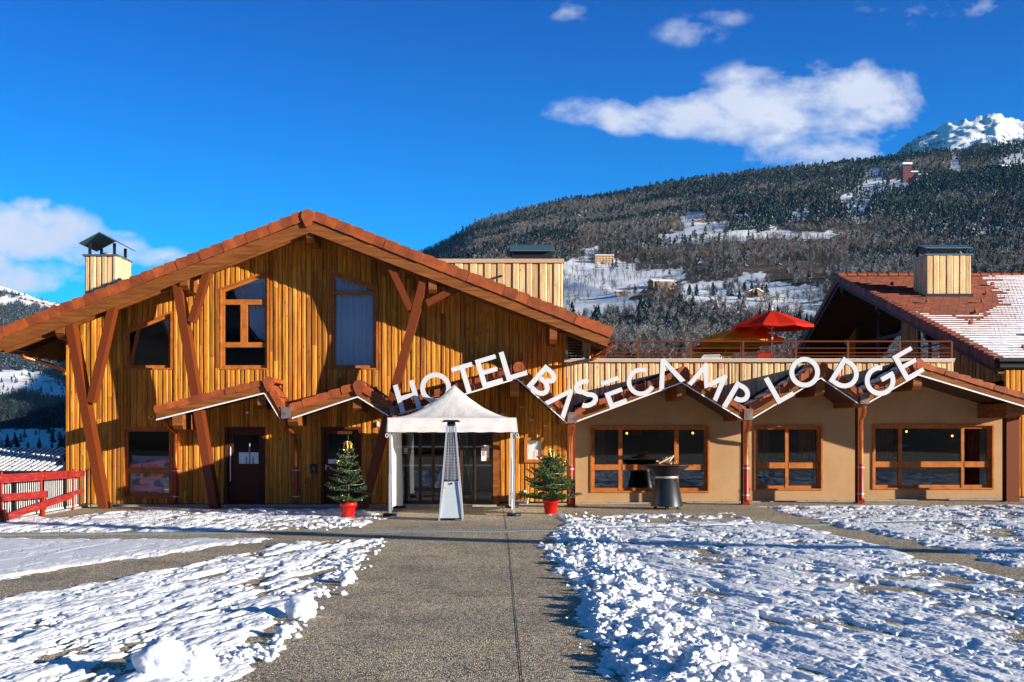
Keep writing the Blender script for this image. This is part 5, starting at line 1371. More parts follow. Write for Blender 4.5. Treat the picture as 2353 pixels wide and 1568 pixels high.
mb = MB(); mb.box(P(866, 981, YW-.09), P(871.5, 969.5, YW-.03)); mb.build('case', M['paper'], sn_)
mb = MB(); mb.box(P(867.5, 981.5, YW-.097), P(870, 979, YW-.092)); mb.build('lamp', M['paper_red'], sn_)
sk = thing('power_socket', 'white outdoor socket with a coiled white cable by the right fir', 'socket', P(1207, 1133, YR-.05))
mb = MB(); mb.box(P(1204, 1134.5, YR-.09), P(1210, 1127, YR-.03)); mb.build('case', M['white'], sk)
mb = MB(); pts = [P(1208,1134,YR-.1), P(1209,1141,YR-.12), P(1216,1145,YR-.13), P(1209,1150,YR-.13), P(1214,1155,YR-.16), P(1206,1158,YR-.25)]
for k_ in range(28): t = k_*.7; pts.append((P(1200,0,YR-.3)[0]+.16*math.cos(t), YR-.3+.1*math.sin(t), .05+.004*k_))
mb.tube(pts, .009, 6); mb.build('cable', M['white'], sk)
mb = MB(); 
for u in (720.6,): pass
sp_ = mb
mb = MB(); c_ = P(568, 948, YW-.03); mb.sphere(c_, .045, 10); tag(mb.build('wall_lamp', M['white']), 'small round white lamp on the timber wall above the left porch door', 'lamp')

# pendant lamps glowing in the restaurant
for i, (u, v, lab) in enumerate(((1592,995.5,'glowing bulb seen through the right pane of the first wide window'),(1325+268,1,''),(1440.5,996,'glowing bulb hanging left behind the middle pane of the first wide window'),(1761.5,995.5,'glowing bulb behind the left pane of the narrow window'),(2083,992,'small glowing bulb, leftmost behind the wide pane of the last window'),(2123,988.5,'glowing bulb in a red shade behind the last window'),(2188,1002,'glowing bulb low at the right of the last wide pane'),(2048,1000,'faint tiny bulb behind the left pane of the last window'))):
    if not lab: continue
    Yb = YR+2.2+.5*(i % 3); c_ = Vector(P(u, v, Yb)); p_ = thing('pendant_lamp', lab, 'lamp', c_, 'bulbs glowing in the restaurant')
    mb = MB(); mb.sphere(c_, .032 if i != 7 else .02, 8); mb.build('bulb', M['bulb'], p_)
    mb = MB(); mb.tube([c_+Vector((0,0,.04)), c_+Vector((0,0,.6))], .006, 5); mb.build('cord', M['black'], p_)
    if i == 5: mb = MB(); mb.lathe([(.17,-.04),(.13,.05),(.03,.09)], c_, 16); mb.build('shade', M['lamp_red'], p_, False)
c_ = Vector(P(1462, 993, YR+2.0)); p_ = thing('pendant_lamp', 'red dome lamp shade seen through the first wide window', 'lamp', c_)
mb = MB(); mb.lathe([(.17,-.09),(.15,.02),(.10,.10),(.03,.14)], c_, 18); mb.build('shade', M['lamp_red'], p_, False)
mb = MB(); mb.tube([c_+Vector((0,0,.14)), c_+Vector((0,0,.6))], .006, 5); mb.build('cord', M['black'], p_)

# ================================================================== left edge: red board fence and slatted building
XF = -10.7
fen = thing('board_fence', 'makeshift red board fence on thin posts at the left plaza edge', 'fence', (XF, 27, 0))
def FY(u): return -XF*F/(CX-u)
for u, v0, v1 in ((3.3,1086,1199),(94.5,1082,1184),(168.5,1078,1172)):
    y = FY(u); z1 = EYE+(HY-v0)/F*y; mb = MB(); mb.tube([(XF, y, -.02), (XF, y, z1)], .03, 10); mb.build('post', M['post_red'], fen)
    if u != 168.5:
        mb = MB(); mb.box((XF+.03, y-.06, .0), (XF+.09, y+.03, .42 if u > 50 else .3)); mb.build('board_clip', M['post_red'], fen)
def board(u0, v0, u1, v1, dx, hh=.19):
    y0_, y1_ = FY(u0), FY(u1); z0_, z1_ = EYE+(HY-v0)/F*y0_, EYE+(HY-v1)/F*y1_
    mb = MB(); mb.bar((XF+dx, y0_, z0_), (XF+dx, y1_, z1_), .028, hh); mb.build('board', M['board_red'], fen)
board(-70,1105,162,1090,.05); board(150,1090.5,187,1088.5,.085,.15); board(-70,1149,103,1136,.055,.16); board(8,1188,161,1137,.09,.16); board(150,1138,187,1127,.06,.10)
for u in (97, 172): 
    y = FY(u); mb = MB(); mb.box((XF+.07, y-.03, EYE+(HY-1101)/F*y), (XF+.11, y+.0, EYE+(HY-1089)/F*y)); mb.build('board_clip', M['post_red'], fen)
# white baluster railing along the plaza edge, behind the boards
bal = thing('baluster_railing', 'pale metal railing of thin upright bars behind the red boards', 'railing', (-10.86, 27, 0))
XB = -10.86; bmesh_ = None; y = 23.2; k_ = 0
while y < 30.75:
    pan = (y-23.2) % 1.55
    if pan < 1.30:
        if bmesh_ is None:
            mb = MB(); mb.box((XB-.006, y-.011, .10), (XB+.006, y+.011, .93)); o = mb.build('baluster', M['white'], bal); bmesh_ = o.data; y_ref = y
        else: o = link('baluster', bmesh_, bal); o.location = (0, y-y_ref, 0)
    y += .125
y = 23.2
while y < 30.7:
    mb = MB(); mb.box((XB-.02, y-.05, .055), (XB+.02, y+1.26, .095)); mb.box((XB-.02, y-.05, .935), (XB+.02, y+1.26, .975)); mb.build('panel_rail', M['white'], bal)
    mb = MB(); mb.box((XB-.03, y+1.36, .03), (XB+.03, y+1.42, .99)); mb.build('post', M['dark_metal'], bal); y += 1.55
Ys, Ye_ = 29.45, 32.3
shed = thing('low_building', 'low building with ribbed dark roof striped by snow beside the hotel corner, far left', 'building', (-14, Ys, -3))
ze_, zt_ = EYE+(HY-1083)/F*Ys, EYE+(HY-1029)/F*Ye_
sr = (zt_-ze_)/(Ye_-Ys)
def zrf(y): return ze_+(y-Ys)*sr
x0s = -24.; xe1, xe2 = -10.98, -11.56
mb = MB(); O = [(x0s, Ys), (xe1, Ys), (xe2, 30.97), (xe2, Ye_), (x0s, Ye_)]; n = 5
mb.add([(x, y, zrf(y)) for x, y in O]+[(x, y, zrf(y)-.12) for x, y in O], [tuple(range(n)), tuple(range(2*n-1, n-1, -1))]+[(i, i+n, (i+1) % n+n, (i+1) % n) for i in range(n)]); rf = mb.build('roof', M['dark_metal'], shed)
mb = MB(); mb.box((x0s, Ys-.03, ze_-.20), (xe1, Ys-.002, ze_+.0)); mb.build('fascia', M['dark_metal'], shed)
mb = MB(); x = x0s; k_ = 0
while x < xe1-.12:
    for seg_ in range(5):
        f0 = seg_/5+.015; f1 = (seg_+1)/5-.012-.02*((k_+seg_) % 3 == 0)
        y0_, y1_ = Ys+(Ye_-Ys)*f0, Ys+(Ye_-Ys)*f1
        if x+.105 > max(xe2, xe1-(y1_-Ys)*.385): continue
        q = [(x+.02, y0_), (x+.105, y0_), (x+.105, y1_), (x+.02, y1_)]; hh = .022
        mb.add([(a, b, zrf(b)+.002) for a, b in q]+[(a, b, zrf(b)+hh) for a, b in q], [(4,5,6,7),(0,1,5,4),(1,2,6,5),(2,3,7,6),(3,0,4,7)])
    x += .165; k_ += 1
mb.build('roof_snow', M['snow'], rf, False)
mb = MB(); mb.box((x0s, Ys+.25, -6), (xe1-.05, Ys+.35, ze_-.125)); mb.build('wall', M['black'], shed)
for a in ((18,1106,36,1172),(46,1106,70,1172),(124,1104,140,1160)):
    mb = MB(); O = ccw(rect(*a, Ys+.22)); mb.ring(O, inset(O, .05), Ys+.19, Ys+.245); wf = mb.build('window', M['frame'], shed)
    mb = MB(); mb.add([(p[0], Ys+.235, p[1]) for p in inset(O, .05)], [(0,1,2,3)]); mb.build('pane', M['glass'], wf, False)

# ================================================================== parasols and chairs on the terrace
def parasol(u, vtop, Yp, w_px, v_hem, mname, label, n=8, rot=.2, drop=.10):
    x, z1 = XZ(u, vtop, Yp); r = w_px/2/F*Yp; zh = XZ(0, v_hem, Yp)[1]
    root = thing('parasol', label, 'parasol', (x, Yp, zT), 'open parasols on the roof terrace')
    mb = MB(); mb.tube([(x, Yp, zT), (x, Yp, z1)], .028, 8); mb.tube([(x, Yp, z1), (x, Yp, z1+.06)], .04, 8); mb.build('pole', M['white'], root)
    mb = MB(); V_ = [(x, Yp, z1)]; K = 6
    for k_ in range(1, K+1):
        f = k_/K
        for j in range(n*2):
            a = rot+j*math.pi/n; rr = r*f*(1 if j % 2 == 0 else math.cos(math.pi/n)*.985)
            zz = z1-(z1-zh)*(f*.86+.14*f*f)-(.035*f if j % 2 == 1 else 0)
            V_.append((x+rr*math.cos(a), Yp+rr*math.sin(a), zz))
    m_ = n*2
    fs = [(0, 1+j, 1+(j+1) % m_) for j in range(m_)]+[(1+(k_-1)*m_+j, 1+k_*m_+j, 1+k_*m_+(j+1) % m_, 1+(k_-1)*m_+(j+1) % m_) for k_ in range(1, K) for j in range(m_)]
    for j in range(m_):
        a = V_[1+(K-1)*m_+j]; V_.append((a[0], a[1], a[2]-drop))
    b0 = 1+K*m_
    fs += [(1+(K-1)*m_+j, b0+j, b0+(j+1) % m_, 1+(K-1)*m_+(j+1) % m_) for j in range(m_)]
    mb.add(V_, fs); mb.build('canopy', M[mname], root, False)
    for j in range(n):
        a = rot+j*2*math.pi/n; mb = MB(); mb.bar((x, Yp, z1-.06), (x+r*.97*math.cos(a), Yp+r*.97*math.sin(a), zh+.0), .018); mb.bar((x, Yp, z1-(z1-zh)*1.25), (x+r*.52*math.cos(a), Yp+r*.52*math.sin(a), z1-(z1-zh)*.58), .014); mb.build('rib', M['silver'], root)
parasol(1774, 713, 42, 188, 749, 'para_red', 'bright red open parasol, nearest and highest on the roof terrace', rot=.35)
parasol(1703, 750, 43.6, 206, 783, 'para_orange', 'orange open parasol directly behind the red one')
parasol(1668, 777, 47.5, 162, 799, 'para_deep', 'deep orange open parasol half hidden behind the railing', rot=.1)
parasol(1635, 800, 54, 100, 815, 'para_yellow', 'yellow open parasol lowest and furthest back on the terrace', rot=.3)
def chair(u, Yc_, mname, label, vt, w_px=32):
    x, zt = XZ(u, vt, Yc_); w_ = w_px/F*Yc_/2; root = thing('terrace_chair', label, 'chair', (x, Yc_, zT), 'chairs on the roof terrace')
    mb = MB(); pts = [(x-w_, Yc_, zT), (x-w_, Yc_, zt-.06), (x-w_+.05, Yc_, zt), (x+w_-.05, Yc_, zt), (x+w_, Yc_, zt-.06), (x+w_, Yc_, zT)]; mb.tube(pts, .018, 6)
    mb.build('frame', M[mname], root)
    mb = MB()
    for k_ in range(5): mb.bar((x-w_+.02, Yc_+.01, zt-.06-.07*k_), (x+w_-.02, Yc_+.01, zt-.06-.07*k_), .02, .045)
    mb.build('backrest', M[mname], root)
    mb = MB(); mb.box((x-w_, Yc_-.45, zT+.42), (x+w_, Yc_, zT+.45)); mb.build('seat', M[mname], root)
    for sx in (-1, 1): mb = MB(); mb.tube([(x+sx*w_, Yc_-.44, zT+.42), (x+sx*w_, Yc_-.46, zT)], .016, 6); mb.build('leg', M[mname], root)
chair(1758, 40, 'para_red', 'red slatted chair standing under the red parasol', 812)
chair(1635, 40, 'white', 'white slatted chair behind the railing left of the parasols', 816.5, 44)

# ================================================================== landscape
m = mat('mountain_snow', (.8,.83,.88), .85, 0, .1); g = G(m); v = g.coord('Object')
geo = g.node('ShaderNodeNewGeometry'); sz = g.node('ShaderNodeSeparateXYZ'); g.l.new(geo.outputs['Normal'], sz.inputs[0])
rk = g.math('ADD', g.math('MULTIPLY', sz.outputs[2], -1.), g.math('MULTIPLY', g.noise(v, .011, 8, .65), .55))
rockf = g.ramp(g.math('ADD', rk, .80), [(.36, (0,0,0)), (.43, (1,1,1))])
g.col(g.mix(rockf, (.80,.84,.90), (.07,.062,.06))); M['peak'] = m
m = mat('hillside', (.5,.5,.5), .9, 0, .1); g = G(m); v = g.coord('Object')
at = g.node('ShaderNodeAttribute', attribute_name='open'); n_ = g.noise(v, .06, 8, .68); n2 = g.noise(v, .012, 5, .6)
sn_f = g.ramp(g.math('ADD', g.math('ADD', g.math('MULTIPLY', n_, .8), g.math('MULTIPLY', n2, .3)), g.math('MULTIPLY', at.outputs['Fac'], .55)), [(.66, (0,0,0)), (.80, (1,1,1))])
brown = g.ramp(g.noise(v, .03, 6, .7), [(.3, (.035,.026,.018)), (.55, (.10,.07,.045)), (.75, (.19,.15,.11))])
g.col(g.mix(sn_f, brown, (.80,.83,.88))); M['hill'] = m
m = mat('forest', (.05,.06,.04), .9, 0, .05); g = G(m); at = g.node('ShaderNodeAttribute', attribute_name='tint'); v = g.coord('Object')
geo = g.node('ShaderNodeNewGeometry'); sz = g.node('ShaderNodeSeparateXYZ'); g.l.new(geo.outputs['Normal'], sz.inputs[0])
fr_ = g.math('MULTIPLY', g.ramp(g.math('ADD', g.math('MULTIPLY', g.math('ABSOLUTE', sz.outputs[2]), .5), g.math('MULTIPLY', g.noise(v, .5, 3, .7), .6)), [(.50, (0,0,0)), (.72, (1,1,1))]), at.outputs['Alpha'])
g.col(g.mix(fr_, at.outputs['Color'], (.62,.68,.76))); M['forest'] = m

def interp(pts, x): xs_, ys_ = zip(*pts); return np.interp(x, xs_, ys_)
class Fan:                                                    # a hillside as a fan of profiles seen from the plaza
    def __init__(s, us, Yk, wk, ridge, base, amp, seed, rows=160, back=1.25):
        s.us = us; s.Y = np.geomspace(Yk[0], Yk[-1], rows); s.w = np.interp(s.Y, Yk, wk)
        UU, YY = np.meshgrid(us, s.Y); WW = np.interp(YY, Yk, wk)
        vr = interp(ridge, UU); vb = interp(base, UU); v = vb+(vr-vb)*WW
        X = (UU-CX)/F*YY; Zt = EYE+(HY-v)/F*YY
        edge_ = np.clip((1-WW)*6, .12, 1)*np.clip(WW*10, 0, 1)
        Zt = Zt+amp*YY*((fbm(X/330, YY/330, 6, seed)-.5)*1.5+(1-2*np.abs(fbm(X/170+YY/700, YY/500, 4, seed+7)-.5)-.7)*.8)*edge_
        # fall away behind the ridge
        Xb = (UU[-1:]-CX)/F*YY[-1:]*back; Zb = Zt[-1:]-YY[-1:]*.12
        s.X = np.vstack([X, Xb]); s.YY = np.vstack([YY, YY[-1:]*back]); s.Z = np.vstack([Zt, Zb]); s.UU = UU; s.n = X.shape
    def at(s, u, y):                                           # bilinear lookup
        fi = np.interp(y, s.Y, np.arange(len(s.Y))); fj = np.interp(u, s.us, np.arange(len(s.us)))
        i = np.clip(fi.astype(int), 0, len(s.Y)-2); j = np.clip(fj.astype(int), 0, len(s.us)-2); a = fi-i; b = fj-j
        def L_(A): return (A[i, j]*(1-a)*(1-b)+A[i+1, j]*a*(1-b)+A[i, j+1]*(1-a)*b+A[i+1, j+1]*a*b)
        return L_(s.X), L_(s.YY), L_(s.Z)
def openness(u, v, polys_, soft=7.):
    o = np.zeros(np.shape(u))
    for p in polys_:
        nn = (fbm(u/14., v/8., 3, 91)-.5)*22
        o = np.maximum(o, smooth(sdf(u, v*1.0, p)+nn, -soft, soft))
    return o
def hill_obj(name, fan, mt, opens):
    me = grid_mesh(name, fan.X, fan.YY, fan.Z, M[mt]); a = me.attributes.new('open', 'FLOAT', 'POINT')
    u = CX+F*fan.X/fan.YY; v = HY-F*(fan.Z-EYE)/fan.YY
    a.data.foreach_set('value', openness(u, v, opens).astype(np.float32).ravel()); return struct(link(name, me))
# tree templates
def conifer(seed, tiers=5, n=6):
    rd = np.random.default_rng(seed); V_ = []; Fc = []
    for t in range(tiers):
        z0 = .06+.80*t/tiers; z1 = z0+.34*(1-.35*t/tiers); r = .21*(1-t/tiers)**.85+.03
        b = len(V_); V_.append((0, 0, min(1., z1)))
        for k_ in range(n*2):
            a = math.pi*k_/n+t*.6; rr = r*(1.1 if k_ % 2 == 0 else .55)*rd.uniform(.75, 1.2)
            V_.append((rr*math.cos(a), rr*math.sin(a), z0+rd.uniform(-.03, .03)+(.05 if k_ % 2 else 0)))
        for k_ in range(n*2): Fc.append((b, b+1+k_, b+1+(k_+1) % (n*2)))
    return np.array(V_), np.array(Fc)
def bare(seed, n=26):
    rd = np.random.default_rng(seed); V_ = []; Fc = []
    def sliver(p, q, w_):
        b = len(V_); d_ = q-p; s_ = np.cross(d_, rd.normal(size=3)); s_ = s_/np.linalg.norm(s_)*w_
        V_.extend([p-s_, p+s_, q]); Fc.append((b, b+1, b+2))
    sliver(np.array([0, 0, 0.]), np.array([.02, 0, .8]), .022); sliver(np.array([0, 0, 0.]), np.array([0, .02, .8]), .022)
    for i in range(n):
        a = rd.uniform(0, 6.28); z0 = rd.uniform(.15, .6); l = rd.uniform(.2, .42)
        p = np.array([0, 0, z0]); q = p+np.array([math.cos(a)*l*.62, math.sin(a)*l*.62, l*rd.uniform(.6, 1.1)]); sliver(p, q, .014)
        for k_ in range(2):
            m_ = p+(q-p)*rd.uniform(.35, .8); e_ = m_+rd.normal(size=3)*[.10, .10, .05]+[0, 0, .12]; sliver(m_, e_, .012)
    return np.array(V_), np.array(Fc)
CT = [conifer(i) for i in range(4)]; BT_ = [bare(i) for i in range(5)]
CT2 = [conifer(i+9, 3, 4) for i in range(3)]; BT2 = [bare(i+9, 10) for i in range(3)]
def plant(name, tx, ty, tz, th, kind, tint, label, near):
    """one mesh of many trees: kind 0 conifer, 1 bare or larch; tint Nx4"""
    VV, FF, CC, off = [], [], [], 0; N_ = len(tx); rg = np.random.default_rng(5)
    pick = rg.integers(0, 1000, N_); ang = rg.uniform(0, 6.28, N_); wd = rg.uniform(.85, 1.35, N_)
    for kd in (0, 1):
        for nr in (0, 1):
            T_ = ((CT2, CT), (BT2, BT_))[kd][nr]
            for ti, (tv, tf) in enumerate(T_):
                s_ = np.where((kind == kd) & (near == nr) & (pick % len(T_) == ti))[0]
                if not len(s_): continue
                ca, sa = np.cos(ang[s_])[:, None], np.sin(ang[s_])[:, None]; h = th[s_][:, None]; w_ = wd[s_][:, None]*h
                X = (tv[None, :, 0]*ca-tv[None, :, 1]*sa)*w_+tx[s_][:, None]; Y_ = (tv[None, :, 0]*sa+tv[None, :, 1]*ca)*w_+ty[s_][:, None]
                Z_ = tv[None, :, 2]*h+tz[s_][:, None]-.03*h
                VV.append(np.stack([X, Y_, Z_], -1).reshape(-1, 3)); FF.append((tf[None]+np.arange(len(s_))[:, None, None]*len(tv)+off).reshape(-1, 3))
                CC.append(np.repeat(tint[s_], len(tv), 0)); off += len(s_)*len(tv)
    VV = np.concatenate(VV); FF = np.concatenate(FF); CC = np.concatenate(CC)
    me = bpy.data.meshes.new(name); me.vertices.add(len(VV)); me.vertices.foreach_set('co', VV.astype(np.float32).ravel()); quads(me, FF, M['forest'], False)
    ca_ = me.color_attributes.new('tint', 'FLOAT_COLOR', 'POINT'); ca_.data.foreach_set('color', CC.astype(np.float32).ravel())
    o = struct(link(name, me), 'stuff'); tag(o, label, 'forest'); return o

# ---- right hand mountain side
ridgeR = [(200,930),(500,790),(700,715),(850,640),(975,583),(1040,550),(1100,514),(1200,486),(1300,466),(1400,455),(1500,434),(1600,417),(1700,402),(1800,391),(1900,381),(2000,372),(2080,360),(2150,352),(2250,348),(2353,336),(2600,320),(3400,330)]
fanR = Fan(np.linspace(200, 3300, 420), [420, 800, 1300, 2200, 3000], [0, .26, .53, .85, 1.0], ridgeR, [(200,900),(3300,905)], .011, 3, 190)
opensR = [[(1293,600),(1420,596),(1500,640),(1300,650)],[(1600,700),(1890,700),(1880,716),(1640,712)],[(1560,492),(1622,492),(1616,515),(1660,510),(1705,490),(1722,500),(1640,532),(1800,532),(1932,537),(1925,546),(1700,549),(1530,560),(1520,540),(1570,530)],
 [(1285,618),(1330,606),(1420,622),(1565,618),(1570,640),(1480,662),(1440,690),(1300,740),(1285,740)], [(1340,573),(1372,570),(1376,590),(1345,592)],
 [(1570,652),(1700,648),(1885,662),(1895,690),(1740,700),(1560,690)], [(1925,466),(1940,438),(1985,425),(1990,385),(2030,388),(2022,420),(2062,410),(2110,418),(2095,434),(2020,456),(1990,474),(1992,508),(1955,500)],
 [(1835,722),(1885,690),(1905,715),(1850,752)], [(2184,335),(2205,335),(2204,404),(2182,404)], [(2295,372),(2360,345),(2500,340),(2500,390),(2300,388)], [(1820,492),(1862,490),(1862,506),(1825,506)],[(1700,640),(1720,628),(1760,632),(1730,646)],
 [(2230,527),(2360,520),(2360,527),(2240,534)], [(1290,700),(1480,690),(1480,712),(1300,745)]]
hill_obj('hillside', fanR, 'hill', opensR)
Nt = 60000; rg = np.random.default_rng(11)
u = rg.uniform(930, 2560, Nt); y = 520+(3000-520)*rg.random(Nt)**.62
tx, ty, tz = fanR.at(u, y); uu2 = CX+F*tx/ty; v2 = HY-F*(tz-EYE)/ty
op = openness(uu2, v2, opensR); den = fbm(tx/90, ty/90, 4, 33)
low = (v2 > 598) & (v2 < 712) & (u > 1285) & (u < 1930)
keepp = rg.random(Nt) < np.where(op > .35, .045+.13*(den > .5)+.06*(v2 > 600), np.where(low, .26, 1.))
keepp &= v2 < 840
zone = fbm(tx/260, ty/200, 4, 44); con_p = np.where(v2 > 560, .14, .50)+(zone-.5)*2.8-.2*low-.34*(v2 > 690)*(u < 1960)-.15*(v2 > 640)*(u < 1960)+np.where((u > 1950) & (v2 < 600), .22, 0)-.25*((u > 1330) & (u < 1900) & (v2 > 480) & (v2 < 640))
kind = (rg.random(Nt) > np.clip(con_p, .04, .97)).astype(int); th = rg.uniform(6, 14, Nt)*rg.uniform(.8, 1.2, Nt)*np.where(kind == 0, 1.25, 1.0)*(1+.3*(ty > 1900))*np.where(ty < 1000, .8, 1.); near = (ty < 1250).astype(int)
base = np.where(kind[:, None] == 0, [[.016,.032,.028]], [[.125,.108,.092]])
lar = (kind == 1) & (rg.random(Nt) < np.where(v2 < 600, .6, .18)); base[lar] = [.19,.10,.045]
tint = base*np.array([.72,.80,.90])*rg.uniform(.5, 1.35, (Nt, 1))*rg.uniform(.9, 1.1, (Nt, 3)); fro = np.clip(np.where(kind == 0, .80, .78)*(.3+1.5*fbm(tx/140, ty/140, 3, 55)), 0, 1)
tint = np.hstack([tint, fro[:, None]])
s = keepp; plant('forest', tx[s], ty[s], tz[s], th[s], kind[s], tint[s], 'snow dusted conifers, larches and bare trees covering the right mountain side', near[s])
# ---- left valley side
ridgeL = [(-1800,560),(-600,620),(-200,648),(0,668),(60,680),(140,699),(250,735),(400,780),(700,860),(1000,930)]
fanL = Fan(np.linspace(-1500, 1000, 260), [900, 1400, 2200, 2800, 3300, 5200], [0, .06, .28, .36, .50, 1.0], ridgeL, [(-1500,1052),(1000,1052)], .006, 23, 170)
opensL = [[(-600,850),(60,852),(120,868),(150,890),(300,905),(300,925),(120,915),(60,905),(-20,912),(-600,905)], [(-600,985),(40,985),(100,990),(200,988),(200,1060),(-600,1060)], [(-50,690),(60,681),(140,700),(130,708),(50,694),(-50,700)]]
hill_obj('hillside', fanL, 'hill', opensL)
Nt = 26000; u = rg.uniform(-250, 330, Nt); y = 1100+(5200-1100)*rg.random(Nt)**.8
tx, ty, tz = fanL.at(u, y); uu2 = CX+F*tx/ty; v2 = HY-F*(tz-EYE)/ty; op = openness(uu2, v2, opensL)
keepp = rg.random(Nt) < np.where(op > .4, .05, 1.); kind = (rg.random(Nt) > .85).astype(int); th = rg.uniform(11, 19, Nt)
tint = np.where(kind[:, None] == 0, [[.010,.020,.026]], [[.07,.05,.045]])*rg.uniform(.6, 1.5, (Nt, 1)); fro = np.where(v2 < 850, .8, .12); tint = np.hstack([tint, fro[:, None]])  # conifer tint darkened and frost cut lower down in place of valley shade
s = keepp; plant('forest', tx[s], ty[s], tz[s], th[s], kind[s], tint[s], 'conifers covering the far valley side at the left edge, valley shade put into their tint', (ty[s] < 1500).astype(int))
# ---- snow peak at the right and a white crest at the far left
ridgeP = [(1700,470),(1900,420),(2040,372),(2066,352),(2088,330),(2110,318),(2128,312),(2150,305),(2180,290),(2215,281),(2245,277),(2262,276),(2275,270),(2288,267),(2300,270),(2312,276),(2330,279),(2353,283),(2450,262),(2700,240),(3100,250),(3400,300)]
fanP = Fan(np.linspace(1700, 3400, 420), [3400, 5200, 7500], [0, .55, 1.0], ridgeP, [(1700,520),(3400,480)], .006, 63, 150)
q = fanP; ff = (np.arange(150)/149.)[:, None]
rdg = lambda X, Y, sd: (1-2*np.abs(fbm(X, Y, 5, sd, .58)-.5))
hi = np.clip(1.15-np.abs(q.UU-2290)/240., .15, 1)
q.Z[:-1] += (rdg(q.X[:-1]/420, q.YY[:-1]/700, 77)-.72)*75*np.clip(1.15-ff, .12, 1)+(fbm(q.X[:-1]/60, q.YY[:-1]/110, 4, 79)-.5)*55*hi*np.clip(ff*2, .2, 1)
q.Z[-2] += (rdg(q.X[-2]/45, q.X[-2]*0, 83)-.55)*60*hi[0]
struct(link('snow_peak', grid_mesh('snow_peak', q.X, q.YY, q.Z, M['peak'])))
fanQ = Fan(np.linspace(-1600, 700, 200), [5600, 8500], [0, 1.0], [(-1600,600),(-500,600),(-150,635),(0,656),(25,664),(60,676),(100,692),(300,740),(700,800)], [(-1600,760),(700,860)], .004, 93, 60)
struct(link('snow_peak', grid_mesh('snow_peak', fanQ.X, fanQ.YY, fanQ.Z, M['peak'])))
# trees climbing the flank of the snow peak
Nt = 5200; u = rg.uniform(2040, 2560, Nt); y = rg.uniform(5700, 7480, Nt); tx, ty, tz = fanP.at(u, y); v2 = HY-F*(tz-EYE)/ty
keepp = (fbm(tx/120, ty/220, 4, 12) > .5+.14*(v2 < 330)-.0) & (v2 > 302+.10*np.abs(u-2100)); 
s = keepp; tint = np.hstack([np.tile([.012,.022,.020], (Nt, 1))*rg.uniform(.6, 1.5, (Nt, 1)), np.full((Nt, 1), .3)])
plant('forest', tx[s], ty[s], tz[s], rg.uniform(16, 26, Nt)[s], np.zeros(Nt, int)[s], tint[s], 'scattered dark trees climbing the flank of the snowy peak', np.zeros(Nt, int)[s])
# ---- valley floor and the unseen side of the valley behind the camera
xs = np.linspace(-9000, 9000, 90); ys = np.linspace(-6000, 12000, 90); X, Y = np.meshgrid(xs, ys)
Z = -9+(fbm(X/900, Y/900, 3, 5)-.5)*4-12*smooth(Y, 200, 900)
me = grid_mesh('valley_floor', X, Y, Z, M['hill']); a = me.attributes.new('open', 'FLOAT', 'POINT'); a.data.foreach_set('value', np.where(Y > 500, 1, 0).astype(np.float32).ravel()); struct(link('valley_floor', me))
th_ = np.linspace(R(150), R(392), 240); rr = np.linspace(500, 3600, 60)
TH, RR = np.meshgrid(th_, rr); k_ = (RR-500)/3100
Z = -20+k_**1.15*(3600*math.tan(R(8.0)))*(1+.25*(fbm(TH*5, RR*0+1, 4, 6)-.5)*2)+(fbm(np.cos(TH)*RR/260, np.sin(TH)*RR/260, 5, 9)-.5)*60
Xb_, Yb_ = RR*np.cos(TH), RR*np.sin(TH)
me = grid_mesh('opposite_hillside', Xb_, Yb_, Z, M['hill']); a = me.attributes.new('open', 'FLOAT', 'POINT'); a.data.foreach_set('value', np.full(Xb_.size, .0, np.float32)); struct(link('opposite_hillside', me))
